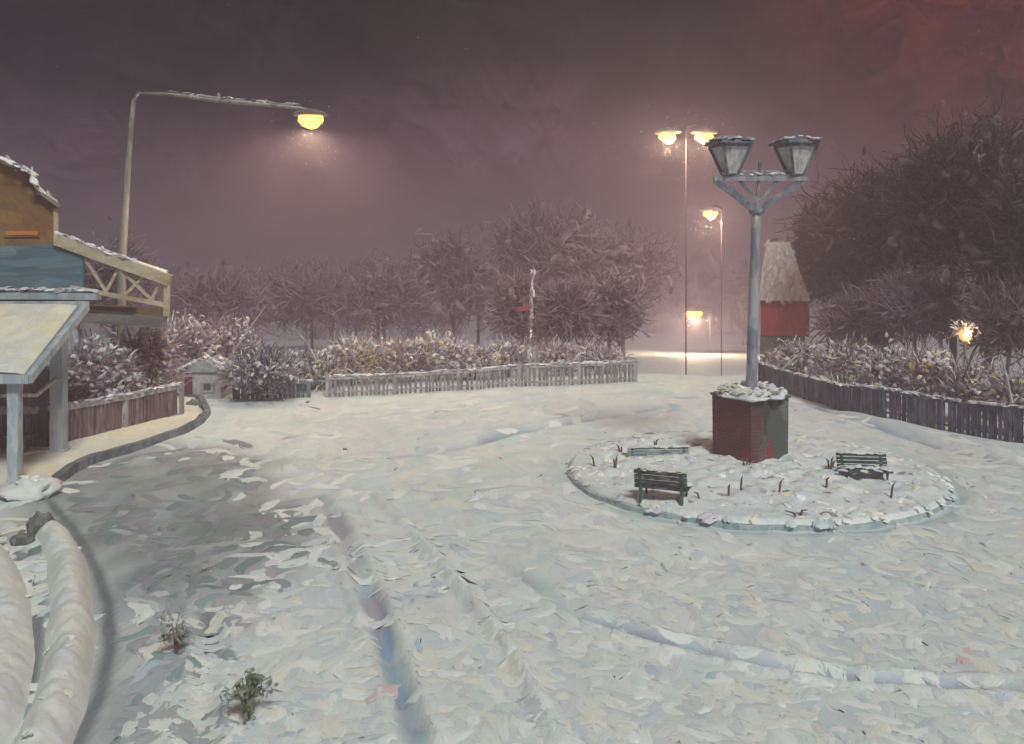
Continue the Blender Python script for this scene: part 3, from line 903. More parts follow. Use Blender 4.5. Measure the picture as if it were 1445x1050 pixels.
fence('picket_fence', 'dark slate picket fence with snowy top rail along the right edge of the square', 'fence', RIGHT_FENCE[::-1], [.9, .86, .84, .78, .7, .62, .56], 1.7, M_FENCER, M_FENCER, .10, .028, True, ((LILAC, GREY, CREAM, BLUEG), (4, 2, 2, 2)), .1, 22)
fence('railing', 'low grey railing with snow-capped rail along the far edge of the square', 'railing', FAR_RAIL, [.58, .56, .60, .66, .62], 1.9, M_RAILD, M_RAIL, .075, .06, True, ((GREY, LILAC, CREAM, WHITE), (3, 4, 2, 1)), .12, 24, top=.08)
fence('board_fence', 'mauve brown board fence behind the snowy verge beside the bus shelter', 'fence', LEFT_FENCE, [1.0, 1.02, .98, .88], 1.9, M_FENCEL, M_RAIL, .11, .02, True, ((GREY, LILAC, PINK, WHITE), (3, 3, 1, 1)), .04, 26, top=.13)
fence('garden_fence', 'low teal green fence in front of the dark snowy bush at the far left', 'fence', [(-8.1, 26.9), (-7.2, 27.05), (-6.0, 27.2)], [.50, .50, .46], 1.2, paint('teal_boards', [(.05, .085, .09), (.075, .11, .115), (.04, .06, .065), (.13, .17, .17)], 5, (1, 1, .25), .6), paint('teal_rail', [(.14, .19, .2), (.19, .23, .24), (.10, .14, .15)], 5, (1, 1, .3), .6), .10, .03, True, ((BLUEG, GREY), (2, 2)), .05, 12)

# ------------------------------------------------------------------ bus shelter
root = empty('bus_shelter', (-9.6, 18, 0), 'bus shelter with a sloping snow-covered roof on pale blue-grey posts at the left edge', 'shelter')
S = lambda x, y, z: (x + 9.6, y - 18, z)
mb = MB(); mb.slab([S(-14, 16.62, 2.10), S(-8.74, 16.62, 2.10), S(-9.12, 19.62, 3.20), S(-14, 19.62, 3.20)], .09)
rf = mb.build('roof', M_STEELD, root)
mb = MB()
mb.beam(S(-14, 16.60, 2.07), S(-8.70, 16.60, 2.07), .07, .15); mb.beam(S(-8.70, 16.60, 2.07), S(-9.07, 19.66, 3.18), .10, .16); mb.beam(S(-14, 19.68, 3.20), S(-9.05, 19.68, 3.20), .09, .17)
mb.build('gutter', M_STEEL, rf)
mb = MB(); vs = []
n1, n2 = 40, 24
for i in range(n2 + 1):
    for j in range(n1 + 1):
        u, v = j / n1, i / n2
        xr = -8.86 + (-9.22 + 8.86) * v; x = -14 + (xr + 14) * u; y = 16.72 + 2.84 * v; z = 2.14 + 1.06 * v
        e = min(1, min(1 - u, .5) * 12) * min(1, min(v, 1 - v) * 9 + .1)
        vs.append(S(x, y, z + .13 * e ** .5 + .035 * e * mnoise.noise(Vector((x * 2, y * 2, 0)))))
mb.add(vs, [(i * (n1 + 1) + j, i * (n1 + 1) + j + 1, (i + 1) * (n1 + 1) + j + 1, (i + 1) * (n1 + 1) + j) for i in range(n2) for j in range(n1)])
mb.build('snow_cover', SNOWY, rf, True)
for (x, y, z0, z1, w) in ((-9.09, 16.85, -.05, 2.03, .19), (-9.52, 19.35, 0, 3.02, .26), (-13.2, 16.85, -.05, 2.03, .19), (-13.3, 19.35, 0, 3.02, .26)):
    mb = MB(); mb.beam(S(x, y, z0), S(x, y, z1), w, w, None, .012)
    p = mb.build('post', M_STEEL, root)
    mb = MB(); mb.beam(S(x, y, z0), S(x, y, z0 + .22), w * 1.35, w * 1.35, 2, .012); mb.build('post_foot', M_STEEL, p)
for p0, p1 in (((-9.5, 19.2, 2.35), (-9.25, 18.0, 2.45)), ((-9.12, 16.95, 1.72), (-9.3, 18.0, 1.55)), ((-9.3, 18.0, 1.55), (-9.5, 19.2, 1.7))):
    mb = MB(); mb.beam(S(*p0), S(*p1), .055, .065); mb.build('brace', M_RAIL, root)
mb = MB()
x = -13.9
while x < -9.75:
    w = random.uniform(.12, .2); mb.beam(S(x, 19.5, .12), S(x, 19.5, 2.5), w, .03, 6, .008, (0, 1, 0)); x += w + .015
mb.build('back_wall', paint('shelter_boards', [(.10, .075, .08), (.15, .11, .115), (.20, .13, .13), (.075, .06, .065)], 3, (1, 1, .25), .7), root)
mb = MB(); mb.beam(S(-13.8, 18.6, 1.42), S(-9.62, 18.6, 1.45), .06, .06); mb.build('handrail', M_STEEL, root)
mb = MB()
for k in range(3): mb.beam(S(-13.6, 18.9 + k * .13, .55), S(-9.9, 18.9 + k * .13, .55), .11, .04)
for xx in (-13.4, -11.7, -10.1): mb.beam(S(xx, 19.05, .1), S(xx, 19.05, .53), .07, .3)
mb.build('seat', M_FENCEL, root)

# snow mound and dark stones by the shelter
def lump(name, px, py, r, label, cat, mat, amp=.25, cap=True, group=None):
    x, y = G(px, py); z = max(hz(x, y), 0)
    mb = MB(); mb.blob((0, 0, r[2] * .45), r, 3, amp, 1.8)
    o = mb.build(name, mat, None, True); o.location = (x, y, z)
    tag(o, label, cat, group)
    if cap:
        snow_dabs('snow_cap', [(-r[0] * .6, 0, r[2] * 1.3), (r[0] * .6, 0, r[2] * 1.3)], (.02, r[1] * .3, .02), 14, o, (.08, .2), (.05, .09))
    return o


lump('snow_mound', 44, 700, (.52, .42, .20), 'rounded snow mound at the foot of the shelter posts', 'snow mound', SNOW, .5, True)
lump('boulder', 58, 752, (.20, .17, .22), 'dark grey upright boulder below the shelter, upper of two', 'boulder', M_STONE, .3, False, 'dark stones near the shelter')
lump('boulder', 32, 768, (.17, .15, .11), 'low flat dark boulder left of the upright boulder', 'boulder', M_STONE, .3, False, 'dark stones near the shelter')
lump('boulder', 274, 576, (.22, .2, .17), 'small dark stone on the rounded end of the snowy verge', 'boulder', M_STONE, .35, False)

# ------------------------------------------------------------------ canopy with timber gable behind the shelter
Yc = 22.4
root = empty('station_canopy', (-11, Yc, 0), 'canopy with teal fascia and ochre timber gable behind the bus shelter', 'canopy')
S = lambda px, py, dy=0: (A(px, py, Yc).x * (Yc + dy) / Yc + 11, dy, A(px, py, Yc).z)
mb = MB(); mb.beam(S(-180, 376), S(118, 378), .10, 1.04, 10, .02); fa = mb.build('fascia', M_TEAL, root)
mb = MB(); mb.beam(S(-180, 415, -.1), S(140, 418, -.1), .30, .16, 10, .02); mb.build('ledge', M_STEEL, fa)
snow_dabs('snow_cover', [S(-180, 409, -.12), S(140, 411, -.12)], (0, .06, .01), 110, fa, (.2, .5), (.08, .14), (GREY, LILAC, BLUEG, WHITE), (2, 3, 2, 2))
mb = MB(); mb.beam(S(80, 338, -.06), S(240, 396, -.06), .16, .27, 8, .015); mb.build('gable_beam', M_BEAM, root)
snow_dabs('snow_cover', [S(84, 332, -.06), S(190, 370, -.06)], (0, .04, .01), 60, root, (.12, .35), (.06, .12), (LILAC, PINK, WHITE), (3, 2, 2))
mb = MB(); mb.beam(S(100, 405, -.04), S(236, 431, -.04), .10, .10, 6, .01); mb.build('tie_beam', M_BEAM, root)
mb = MB(); mb.beam(S(236, 392, -.02), S(235, 446, -.02), .11, .12); mb.build('end_post', M_BEAM, root)
for a, b2 in (((120, 365), (150, 412)), ((150, 412), (168, 378)), ((168, 378), (215, 424)), ((178, 415), (206, 386)), ((214, 424), (226, 396))):
    mb = MB(); mb.beam(S(*a), S(*b2), .05, .07, 4, .01); mb.build('truss_web', M_BEAM, root)
mb = MB(); mb.slab([S(108, 441), S(236, 449), S(236, 449, 3.6), S(108, 441, 3.6)], .24); mb.build('soffit', M_SOFFIT, root)
mb = MB(); mb.slab([S(100, 341, .06), S(238, 391, .06), S(238, 391, 3.6), S(100, 341, 3.6)], .10); rr = mb.build('roof', M_SOFFIT, root)
mb = MB(); mb.slab([S(100, 337, .14), S(236, 387, .14), S(236, 387, 3.5), S(100, 337, 3.5)], .06); mb.build('snow_cover', SNOW, rr)
mb = MB(); mb.beam(S(106, 466, .3), S(106, 640, .3), .22, .22); mb.build('column', M_PALE, root)
mb = MB(); mb.beam(S(-150, 466, 1.5), S(-150, 640, 1.5), .22, .22); mb.build('column', M_PALE, root)
mb = MB(); mb.slab([S(-180, 428, .3), S(108, 428, .3), S(108, 428, 3.6), S(-180, 428, 3.6)], .1); mb.build('ceiling', M_SOFFIT, root)
mb = MB(); mb.slab([S(-180, 352, .06), S(100, 341, .06), S(100, 341, 3.6), S(-180, 352, 3.6)], .10); mb.build('roof', M_SOFFIT, root)

# ochre house behind the canopy
HC = Vector((-13.35, 27.2, 0)); th = math.atan2(13.35, 27.2)
root = empty('ochre_house', HC, 'ochre brown house with a snow-edged stepped roofline above the canopy', 'house', None, th)
def W_(px, py):
    """where a spot of the picture meets the house front, as (along the front, height)"""
    k = (px - CX) / FOC; c, sn = math.cos(th), math.sin(th)
    t = (HC.x * sn - HC.y * c) / (k * sn - c)
    q = (k * t - HC.x) * c + (t - HC.y) * sn
    return (q, CAM_H + (HOR - py) * t / FOC)
far = W_(-260, 128)
outl = [(far[0], -.3), (W_(80, 300)[0], -.3), W_(80, 292), W_(52, 272), W_(44, 250), W_(14, 236), W_(-60, 205), far]
mb = MB(); mb.poly(outl, (0, 8)); mb.build('wall', M_OCHRE, root)
mb = MB()
for a, b2 in zip(outl[2:], outl[3:]):
    d = Vector((b2[0] - a[0], 0, b2[1] - a[1])).normalized() * .05; up = Vector((-d.z, 0, d.x)); up = up if up.z > 0 or up.x > 0 else -up
    p0, p1 = Vector((a[0], 3.9, a[1])) - d + up, Vector((b2[0], 3.9, b2[1])) + d + up
    mb.beam(p0, p1, .10, 8.4, 4, .01, (0, 1, 0))
rf = mb.build('roof', M_SOFFIT, root)
snow_dabs('snow_cover', [(q[0], -.25, q[1] + .09) for q in outl[2:]], (.03, .12, .03), 150, rf, (.2, .5), (.1, .17), (LILAC, WHITE, CREAM, GREY), (3, 3, 3, 2))
mb = MB(); q0, q1 = W_(80, 294), W_(80, 345); mb.beam((q0[0] - .02, -.06, q0[1]), (q1[0] - .02, -.06, q1[1]), .13, .1); mb.build('corner_board', M_BEAM, root)
x0, z0 = W_(6, 322); x1, z1 = W_(56, 336)
zm = (z0 + z1) / 2
mb = MB(); mb.beam((x0, -.03, zm), (x1, -.03, zm), .05, .22); wd = mb.build('window', M_OCHRE, root)
mb = MB(); mb.beam((x0 + .05, -.065, zm), (x1 - .05, -.065, zm), .02, .11); mb.build('pane', M_WIN, wd)

# ------------------------------------------------------------------ little pale hut at the far left, red hut at the far right
root = empty('garden_hut', (-8.3, 26.9, -.02), 'tiny pale hut with maroon door and one dark window beyond the verge end', 'hut')
S = lambda px, py, dy=0: tuple(A(px, py, 26.9) - Vector((-8.3, 26.9, 0)) + Vector((0, dy, 0)))
x0, x1 = S(258, 0)[0], S(312, 0)[0]
mb = MB(); mb.box(x0, x1, 0, 1.3, -.3, .80); mb.build('wall', M_PALE, root)
mb = MB(); xm = S(288, 0)[0]; mb.poly([(x0 - .1, .80), (x1 + .1, .80), (xm, 1.16)], (-.08, 1.4)); rf = mb.build('roof', M_STEELD, root)
snow_dabs('snow_cover', [(x0 - .1, .3, .88), (xm, .3, 1.2), (x1 + .1, .3, .88)], (.02, .3, .015), 70, rf, (.08, .18), (.07, .12), (LILAC, WHITE, PINK, BLUEG), (3, 3, 2, 2))
mb = MB(); mb.box(S(258, 0)[0] + .05, S(272, 0)[0], -.03, 0.02, -.2, .66); mb.build('door', M_MAROON, root)
mb = MB(); a = S(284, 537); c = S(303, 553); mb.box(a[0], c[0], -.03, 0.02, c[2], a[2]); wd = mb.build('window', M_RAIL, root)
mb = MB(); a = S(288, 540); c = S(298, 549); mb.box(a[0], c[0], -.045, -.032, c[2], a[2]); mb.build('pane', M_GLASSD, wd)

Yr = 40.
bz = float(terrain(10.9, Yr))
root = empty('red_hut', (11.6, Yr, bz), 'red boarded hut with a tall pale snowy roof behind the lantern post', 'hut', None, -.28)
S = lambda px, py: (A(px, py, Yr).x - 11.6, A(px, py, Yr).z - bz)
xl, zt = S(1074, 424); xr, zb = S(1138, 474)
mb = MB(); mb.box(xl, xr, 0, 2.6, zb, zt); mb.build('wall', M_RED, root)
mb = MB(); mb.box(xl - .02, xr - .1, .05, 2.5, -.4, zb - .004); mb.build('base_wall', M_SOFFIT, root)
mb = MB()
zr = S(0, 342)[1]; xa, xb = S(1082, 0)[0], S(1114, 0)[0]
vs = [(xl - .1, -.2, zt + .004), (xr + .1, -.2, zt + .004), (xr + .1, 2.8, zt + .004), (xl - .1, 2.8, zt + .004), (xa, .9, zr), (xb, .9, zr), (xb, 1.7, zr), (xa, 1.7, zr)]
mb.add(vs, [(3, 2, 1, 0), (0, 1, 5, 4), (1, 2, 6, 5), (2, 3, 7, 6), (3, 0, 4, 7), (4, 5, 6, 7)])
rf = mb.build('roof', paint('snowy_thatch', [(.36, .34, .34), (.42, .40, .39), (.30, .28, .29), (.47, .45, .44)], 2.2, (1, 1, .35), .8), root)
q = 130
t1, t2 = rng.uniform(0, 1, q), rng.uniform(0, 1, q)
c = np.c_[(xl - .05) * (1 - t1) + (xr + .05) * t1, np.full(q, -.2), np.full(q, zt)]
tp = np.c_[xa * (1 - t1) + xb * t1, np.full(q, .9), np.full(q, zr)]
c = c * (1 - t2[:, None]) + tp * t2[:, None]
dabs('snow_cover', c + (0, -.02, .02), np.c_[rng.normal(0, .3, q), np.full(q, .4), np.ones(q)], np.c_[rng.normal(0, .2, q), -np.ones(q), np.full(q, .6)], rng.uniform(.25, .6, q), rng.uniform(.1, .2, q), pick([(.46, .44, .42), GREY, (.42, .40, .36)], [3, 3, 3], q), LEAF, rf, bulge=.2)
mb = MB(); mb.beam((xr, -.04, zb), (xr, -.04, zt), .12, .1); mb.build('corner_board', M_BARK, root)


# ------------------------------------------------------------------ street lamps
def light(kind, name, loc, power, col, parent, size=.15, spot=None, blend=.8):
    ld = bpy.data.lights.new(name, kind); ld.energy = power; ld.color = col; ld.shadow_soft_size = size
    if kind == 'SPOT': ld.spot_size = math.radians(spot); ld.spot_blend = blend
    o = bpy.data.objects.new(name, ld); C.objects.link(o); o.parent = parent; o.location = loc
    return o


WARM = (1., .77, .50)


LAMPS = []


def luminaire(root, p, sz, mat, dirx=1):
    mb = MB(); mb.lathe([(sz * .55, -.02), (sz * .6, .03), (sz * .45, .12), (sz * .2, .2), (.05, .22)], p, 12, 0, .01); h = mb.build('lamp_head', M_POLE, root)
    mb = MB(); mb.lathe([(.04, -.46 * sz), (sz * .22, -.40 * sz), (sz * .40, -.2 * sz), (sz * .36, -.03)], p, 18, 0, .10 * sz); mb.build('bulb', mat, h, True)
    LAMPS.append((tuple(Vector(root.location) + Vector(p)), sz))


Yl = 29.2
root = empty('street_lamp', (A(174, 300, Yl).x, Yl, 0), 'tall street lamp with long sideways arm and glowing head above the canopy', 'street lamp', 'lit street lamps')
S = lambda px, py: tuple(A(px, py, Yl) - Vector(root.location))
mb = MB(); b0 = S(172, 380)
mb.tube([(b0[0] - .02, 0, hz(root.location.x, Yl) - .2), b0, S(177, 290), S(182, 210), S(186, 165), S(189, 142), S(196, 132)], [.15, .13, .12, .10, .085, .07, .06], 8, .015)
mb.build('pole', M_POLE, root, True)
mb = MB(); mb.tube([S(194, 132), S(240, 133), S(300, 141), S(360, 146), S(420, 152), S(440, 156)], [.055, .06, .075, .075, .06, .05], 8, .015); mb.build('arm', M_POLE, root, True)
snow_dabs('snow_cap', [S(240, 130), S(300, 138), S(420, 149)], (.05, .02, .015), 60, root, (.15, .5), (.05, .09), (GREY, CREAM, WHITE), (3, 2, 1))
LP = S(438, 163)
luminaire(root, LP, .95, M_BULB)
light('SPOT', 'lamp_light', (LP[0], LP[1] - .02, LP[2] - .36), 6200, WARM, root, .2, 178, .6)

M_SOOT = paint('dull_iron', [(.17, .14, .15), (.21, .17, .18)], 4, (1, 1, .3), .9, spec=.05)


def street_lamp(px, py, Y, heads, label, power, sz=.7, side=1, armlen=.9, spot=None):
    x = A(px, py, Y).x; zb = float(terrain(x, Y)); zt = A(px, py, Y).z
    root = empty('street_lamp', (x, Y, zb), label, 'street lamp', 'lit street lamps')
    h = zt - zb
    mb = MB(); mb.tube([(0, 0, -.4), (0, 0, h * .6), (0, 0, h + .25)], [.028, .024, .02], 7); mb.build('pole', M_SOOT, root, True)
    for s in heads:
        mb = MB(); mb.tube([(0, 0, h + .2), (s * .5, 0, h + .35), (s, 0, h + .18)], [.05, .045, .04], 6); mb.build('arm', M_BARK, root, True)
        luminaire(root, (s, 0, h), sz, M_BULBF)
        light('POINT' if not spot else 'SPOT', 'lamp_light', (s, -.05, h - .42 * sz), power, WARM, root, .2, spot)
    return root


street_lamp(968, 188, 36, (-.72, .72), 'street lamp with two glowing heads left of the twin lantern top', 1150, .9)
street_lamp(1018, 298, 55, (-.65,), 'single glowing street lamp just left of the lantern pole, below the double one', 2800, 1.1)
street_lamp(1002, 438, 90, (-1.6,), 'lowest and farthest glowing street lamp down the road in the fence gap', 13000, 2.2)

Yg = 26.
x = A(1362, 470, Yg).x; zb = float(terrain(x, Yg)); zt = A(1362, 472, Yg).z - zb
root = empty('globe_lamp', (x, Yg, zb), 'low lamp with a warm round head above the snowy bushes on the right', 'lamp')
mb = MB(); mb.tube([(0, 0, -.3), (0, 0, zt - .2)], [.06, .045], 7); mb.build('pole', M_BARK, root)
mb = MB(); mb.lathe([(.05, -.2), (.13, -.15), (.18, -.02), (.16, .1), (.08, .18), (.02, .2)], (0, 0, zt), 12); mb.build('globe', glow('globe_glass', (1., .62, .28), .75), root, True)
q = 80
dv = norm(rng.normal(0, 1, (q, 3)) + (0, 0, .5))
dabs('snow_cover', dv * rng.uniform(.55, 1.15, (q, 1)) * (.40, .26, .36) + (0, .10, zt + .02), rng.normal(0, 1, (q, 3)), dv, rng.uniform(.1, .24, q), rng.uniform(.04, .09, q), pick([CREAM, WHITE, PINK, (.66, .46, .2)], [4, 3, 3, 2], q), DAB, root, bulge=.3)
light('POINT', 'lamp_light', (0, -.45, zt + .05), 18, (1, .78, .5), root, .15)

# thin snow-plastered pole behind the far railing
Yp = 30.6
x = A(750, 500, Yp).x; zb = hz(x, Yp)
root = empty('sign_pole', (x, Yp, zb), 'thin pole plastered with snow and a small red plate behind the far railing', 'pole')
zt = A(752, 384, Yp).z - zb
mb = MB(); mb.tube([(-.06, 0, -.3), (-.02, 0, zt * .5), (.04, 0, zt)], [.05, .045, .035], 7, .01); mb.build('pole', M_RAIL, root)
snow_dabs('snow_cover', [(-.06, -.05, .1), (-.02, -.05, zt * .5), (.04, -.05, zt)], (.03, .02, .05), 70, root, (.12, .32), (.05, .1), (PINK, WHITE, LILAC), (3, 2, 3))
mb = MB(); mb.beam((-.52, -.02, zt * .655), (-.06, -.02, zt * .67), .03, .14, 3, .02); mb.build('plate', M_RED, root)

# ------------------------------------------------------------------ trees and bushes
def crown_dabs(name, c0, rad, pal, w, n, L, W, parent, clumps, snow=None, snow_share=.2, hang=.25, fill=.55, spread=.30, dirbias=(0, 0, 0)):
    rad = np.asarray(rad)
    d = norm(rng.normal(0, 1, (clumps, 3))); d[:, 2] = np.where(d[:, 2] < -.6, -d[:, 2] * .6, d[:, 2])
    cc = d * rad * rng.uniform(fill, 1.0, (clumps, 1)) ** .8
    base = pick(pal, w, clumps, .18)
    i = rng.integers(0, clumps, n)
    off = rng.normal(0, 1, (n, 3)) * spread * rad.mean()
    off *= np.array([1, 1, .75])
    c = cc[i] + off
    outw = norm(c / rad)
    t = outw * .7 + rng.normal(0, .75, (n, 3)) + np.asarray(dirbias) - np.array([0, 0, hang])
    nm = norm(off) + outw * .5 + rng.normal(0, .35, (n, 3)) + (0, -.4, .25)
    col = base[i] * .55 + pick(pal, w, n, .15) * .45
    if snow is not None:
        k = rng.uniform(0, 1, n) < snow_share * (1 + 1.2 * np.clip(off[:, 2] / (spread * rad.mean()), -1, 1.2))
        col[k] = pick(snow[0], snow[1], int(k.sum()), .1)
    return dabs(name, c + np.asarray(c0), t, nm, rng.uniform(*L, n), rng.uniform(*W, n), col, LEAF, parent, bulge=.18, curve=.22, droop=.12)


def twigs(name, c0, rad, pal, w, n, L, W, parent, clumps, snow, snow_share, up=.35, low=-.7, reach=.55):
    """fine bare twigs fanning out from limb ends all through a crown"""
    rad = np.asarray(rad)
    d = norm(rng.normal(0, 1, (clumps, 3))); d[:, 2] = np.where(d[:, 2] < low, -d[:, 2] * .5, d[:, 2])
    cc = d * rad * (rng.uniform(.05, 1.0, (clumps, 1)) ** .5) * .82
    tone = pick(pal, w, clumps, .2)
    i = rng.integers(0, clumps, n)
    l = rng.uniform(*L, n)
    t = norm(cc[i] / rad) * .55 + norm(rng.normal(0, 1, (n, 3))) * 1.25 + (0, 0, up)
    t = norm(t)
    c = cc[i] + t * (rng.uniform(0, reach, (n, 1)) * rad.mean() * .45 + l[:, None] * .15) + rng.normal(0, .13, (n, 3)) * rad
    col = tone[i] * .6 + pick(pal, w, n, .15) * .4
    k = rng.uniform(0, 1, n) < snow_share
    col[k] = pick(snow[0], snow[1], int(k.sum()), .1)
    return dabs(name, c + np.asarray(c0), t, rng.normal(0, .5, (n, 3)) + (0, -1, .3), l, rng.uniform(*W, n), col, TWG, parent, bulge=.3, curve=.16, droop=.10, K=4, cols=3)


def limbs(h, r, n, lean=0, start=.3, spread=.5, bark=None, parent=None, r0=.16):
    mb = MB()
    tip = (lean, 0, h)
    mb.tube([(0, 0, -.5), (lean * .3, .05, h * .35), (lean * .6, -.05, h * .7), tip], [r0, r0 * .75, r0 * .45, r0 * .12], 7, .03)
    for i in range(n):
        t = start + (1 - start) * (i + random.random()) / n * .85
        a = random.uniform(0, 2 * PI); l = r * random.uniform(.6, 1.) * (1.15 - t * .6)
        p0 = Vector((lean * t, 0, h * t)); d = Vector((math.cos(a), math.sin(a) * .8, random.uniform(.35, .9))) * l
        p1 = p0 + d * .5 + Vector((0, 0, -.1 * l)); p2 = p0 + d
        k = r0 * .4 * (1.1 - t)
        mb.tube([p0, p1, p2], [k, k * .65, k * .2], 5)
        for s in (-1, 1):
            e = p1 + Vector((random.uniform(-.4, .4) + s * .3, random.uniform(-.4, .4), random.uniform(.1, .6))) * l * .6
            mb.tube([p1, e], [k * .45, k * .12], 4)
    return mb.build('trunk', bark or M_BARK, parent, False)


SNP = ([LILAC, (.62, .52, .57), WHITE, CREAM, PINK], [4, 3, 2, 1.5, 3])


SNT = ([(.27, .20, .24), (.24, .18, .21), (.33, .27, .29), (.30, .25, .22)], [4, 4, 1, .7])


def tree(px, Y, top_py, rpx, label, pal, w, n, group=None, L=(.5, 1.3), W=(.2, .5), clumps=40, snow_share=.15, low=.32, name='bare_tree', snow=SNT, squash=1., bias=(0, 0, 0)):
    x = A(px, 0, Y).x; zb = float(terrain(x, Y)); zt = A(px, top_py, Y).z; r = rpx * Y / FOC; h = zt - zb
    root = empty(name, (x, Y, zb), label, 'tree', group)
    limbs(h * .93, r, 9, random.uniform(-.3, .3), .3, .5, None, root, max(.10, h * .018))
    c0 = (0, 0, h * (low + 1) / 2); rad = (r, r * .8, h * (1 - low) / 2 * squash)
    pxm = Y / 920.
    o = twigs('crown', c0, np.array(rad) * .95, pal, w, int(n * 4.5), (.35 + .9 * pxm * 8, .8 + 1.6 * pxm * 8), (.6 * pxm, 1.6 * pxm), root, clumps * 3, snow, snow_share * 1.6)
    crown_dabs('snow_clumps', c0, np.array(rad) * .86, snow[0][:2] + pal[:2], [2, 2, 3, 3], n // 3, (L[0] * .6, L[1] * .8), (W[0] * .5, W[1] * .7), root, clumps, snow, snow_share, dirbias=bias)
    return root


def bush(px, Y, top_py, rpx, label, pal, w, n, group=None, L=(.10, .26), W=(.06, .13), clumps=30, snow_share=.3, snow=SNP, name='snowy_bush', rises=5, cat='bush'):
    x = A(px, 0, Y).x; zb = float(terrain(x, Y)); zt = A(px, top_py, Y).z; r = rpx * Y / FOC; h = max(.4, zt - zb)
    root = empty(name, (x, Y, zb), label, cat, group)
    mb = MB()
    for i in range(rises):
        a = random.uniform(0, 2 * PI); rr = r * random.uniform(.3, .9)
        mb.tube([(0, 0, -.2), (rr * .4 * math.cos(a), rr * .3 * math.sin(a), h * .5), (rr * math.cos(a), rr * .7 * math.sin(a), h * random.uniform(.75, 1.05))], [.035, .025, .009], 5)
    mb.build('stems', M_TWIG, root)
    pxm = Y / 920.
    twigs('twigs', (0, 0, h * .45), np.array((r, r * .7, h * .45)), pal, w, int(n * 3), (.22, .65), (.4 * pxm, .95 * pxm), root, clumps * 3, snow, snow_share * .9, up=.7)
    crown_dabs('foliage', (0, 0, h * .48), np.array((r, r * .7, h * .46)) * .9, pal, w, int(n * 1.25), L, W, root, clumps, snow, min(.9, .4 + snow_share * 1.5), fill=.3, dirbias=(0, 0, .1))
    return root


B1 = ([MAUVE, GREY, PINK, DMAUVE, PLUM], [4, 2, 3, 3, 1.5])
B2 = ([MAUVE, PINK, (.36, .24, .26), DMAUVE], [3, 4, 3, 2])
B3 = ([GREY, MAUVE, (.26, .25, .30), PLUM, YEL], [3, 2, 3, 2, .9])
B4 = ([DARK, (.08, .09, .10), PLUM, (.20, .20, .23), GREY], [3, 4, 2, 3, 1])
SNC = ([CREAM, LILAC, WHITE, YEL, (.62, .52, .58)], [3, 4, 3, 1.4, 3])
GB = 'snowy bushes behind the far railing'
bush(366, 26.5, 486, 56, 'dark blue-grey bush flecked with white behind the teal fence', *B4, 620, None, snow_share=.22, clumps=20, snow=([LILAC, WHITE, GREY], [3, 2, 3]))
bush(440, 28.6, 492, 46, 'grey mauve bush with pale leaves at the left end of the far railing', *B3, 420, GB, snow=SNC)
bush(500, 29.4, 470, 46, 'bush with one big yellow cluster behind the left part of the far railing', [GREY, MAUVE, YEL, PINK], [3, 3, 2.2, 2], 420, GB, snow=SNC)
bush(560, 30.0, 474, 44, 'pink-tipped bush behind the far railing, right of the yellow clustered one', *B2, 380, GB, snow=SNC)
bush(618, 30.4, 466, 44, 'bush tipped with cream snow behind the middle of the far railing', *B1, 380, GB, snow=SNC, snow_share=.45)
bush(668, 30.6, 488, 36, 'low lilac bush behind the far railing, left of the snowy pole', *B1, 320, GB, snow=SNC, snow_share=.4)
bush(716, 31.4, 480, 36, 'violet bush with whitish blades just left of the snowy pole', [PLUM, (.25, .19, .27), LILAC, MAUVE], [3, 3, 3, 2], 320, GB, snow=SNC)
bush(786, 31.8, 484, 36, 'pale mauve bush right of the snowy pole', *B2, 300, GB)
bush(845, 32.4, 488, 42, 'last mauve bush behind the right end of the far railing', *B1, 320, GB)
GL = 'reddish thicket behind the board fence'
RP = ([(.33, .22, .24), PINK, (.22, .13, .14), MAUVE, (.40, .29, .24)], [4, 3, 3, 3, 1])
bush(50, 21.6, 478, 66, 'dark red brown thicket seen between the shelter posts', [(.16, .10, .11), (.22, .15, .16), MAUVE], [3, 3, 2], 420, GL, snow_share=.1)
bush(140, 22.6, 470, 60, 'pinkish thicket behind the board fence under the canopy end', *RP, 620, GL, snow_share=.16, clumps=22)
bush(205, 25.4, 452, 56, 'taller mauve thicket behind the board fence, right of the canopy end', *RP, 560, GL, snow_share=.22, clumps=22)
bush(262, 28.6, 436, 48, 'white-flecked shrub above the tiny pale hut', [MAUVE, DMAUVE, PINK, GREY], [3, 2, 2, 2], 430, GL, snow_share=.28)
bush(322, 30.0, 440, 48, 'mauve shrub with pale branches left above the dark bush', [MAUVE, PINK, PLUM, GREY], [3, 2, 2, 2], 420, GL, snow_share=.3)
GR = 'snowy bushes behind the picket fence'
RB = ([(.28, .20, .22), (.22, .16, .18), PINK, DMAUVE, GREY], [4, 4, 1.5, 3, 1.5])
for px, Y, top, rp, lab in ((1130, 31.2, 478, 44, 'bush with thin white zigzag twigs at the left end of the picket fence'),
                            (1196, 28.6, 470, 48, 'mauve bush with pale scribbled twigs, second from the far end of the picket fence'),
                            (1256, 27.0, 484, 44, 'low bush with yellow flecks behind the picket fence, two left of the round-headed lamp'),
                            (1312, 26.0, 488, 44, 'grey mauve bush directly under and left of the round-headed lamp'),
                            (1376, 24.8, 508, 44, 'dark-tipped bush under the round-headed lamp on its right'),
                            (1432, 23.4, 516, 46, 'bush with long grey upright stems at the right picture edge')):
    bush(px, Y, top, rp, lab, *RB, 380, GR, snow_share=.22, snow=SNC)


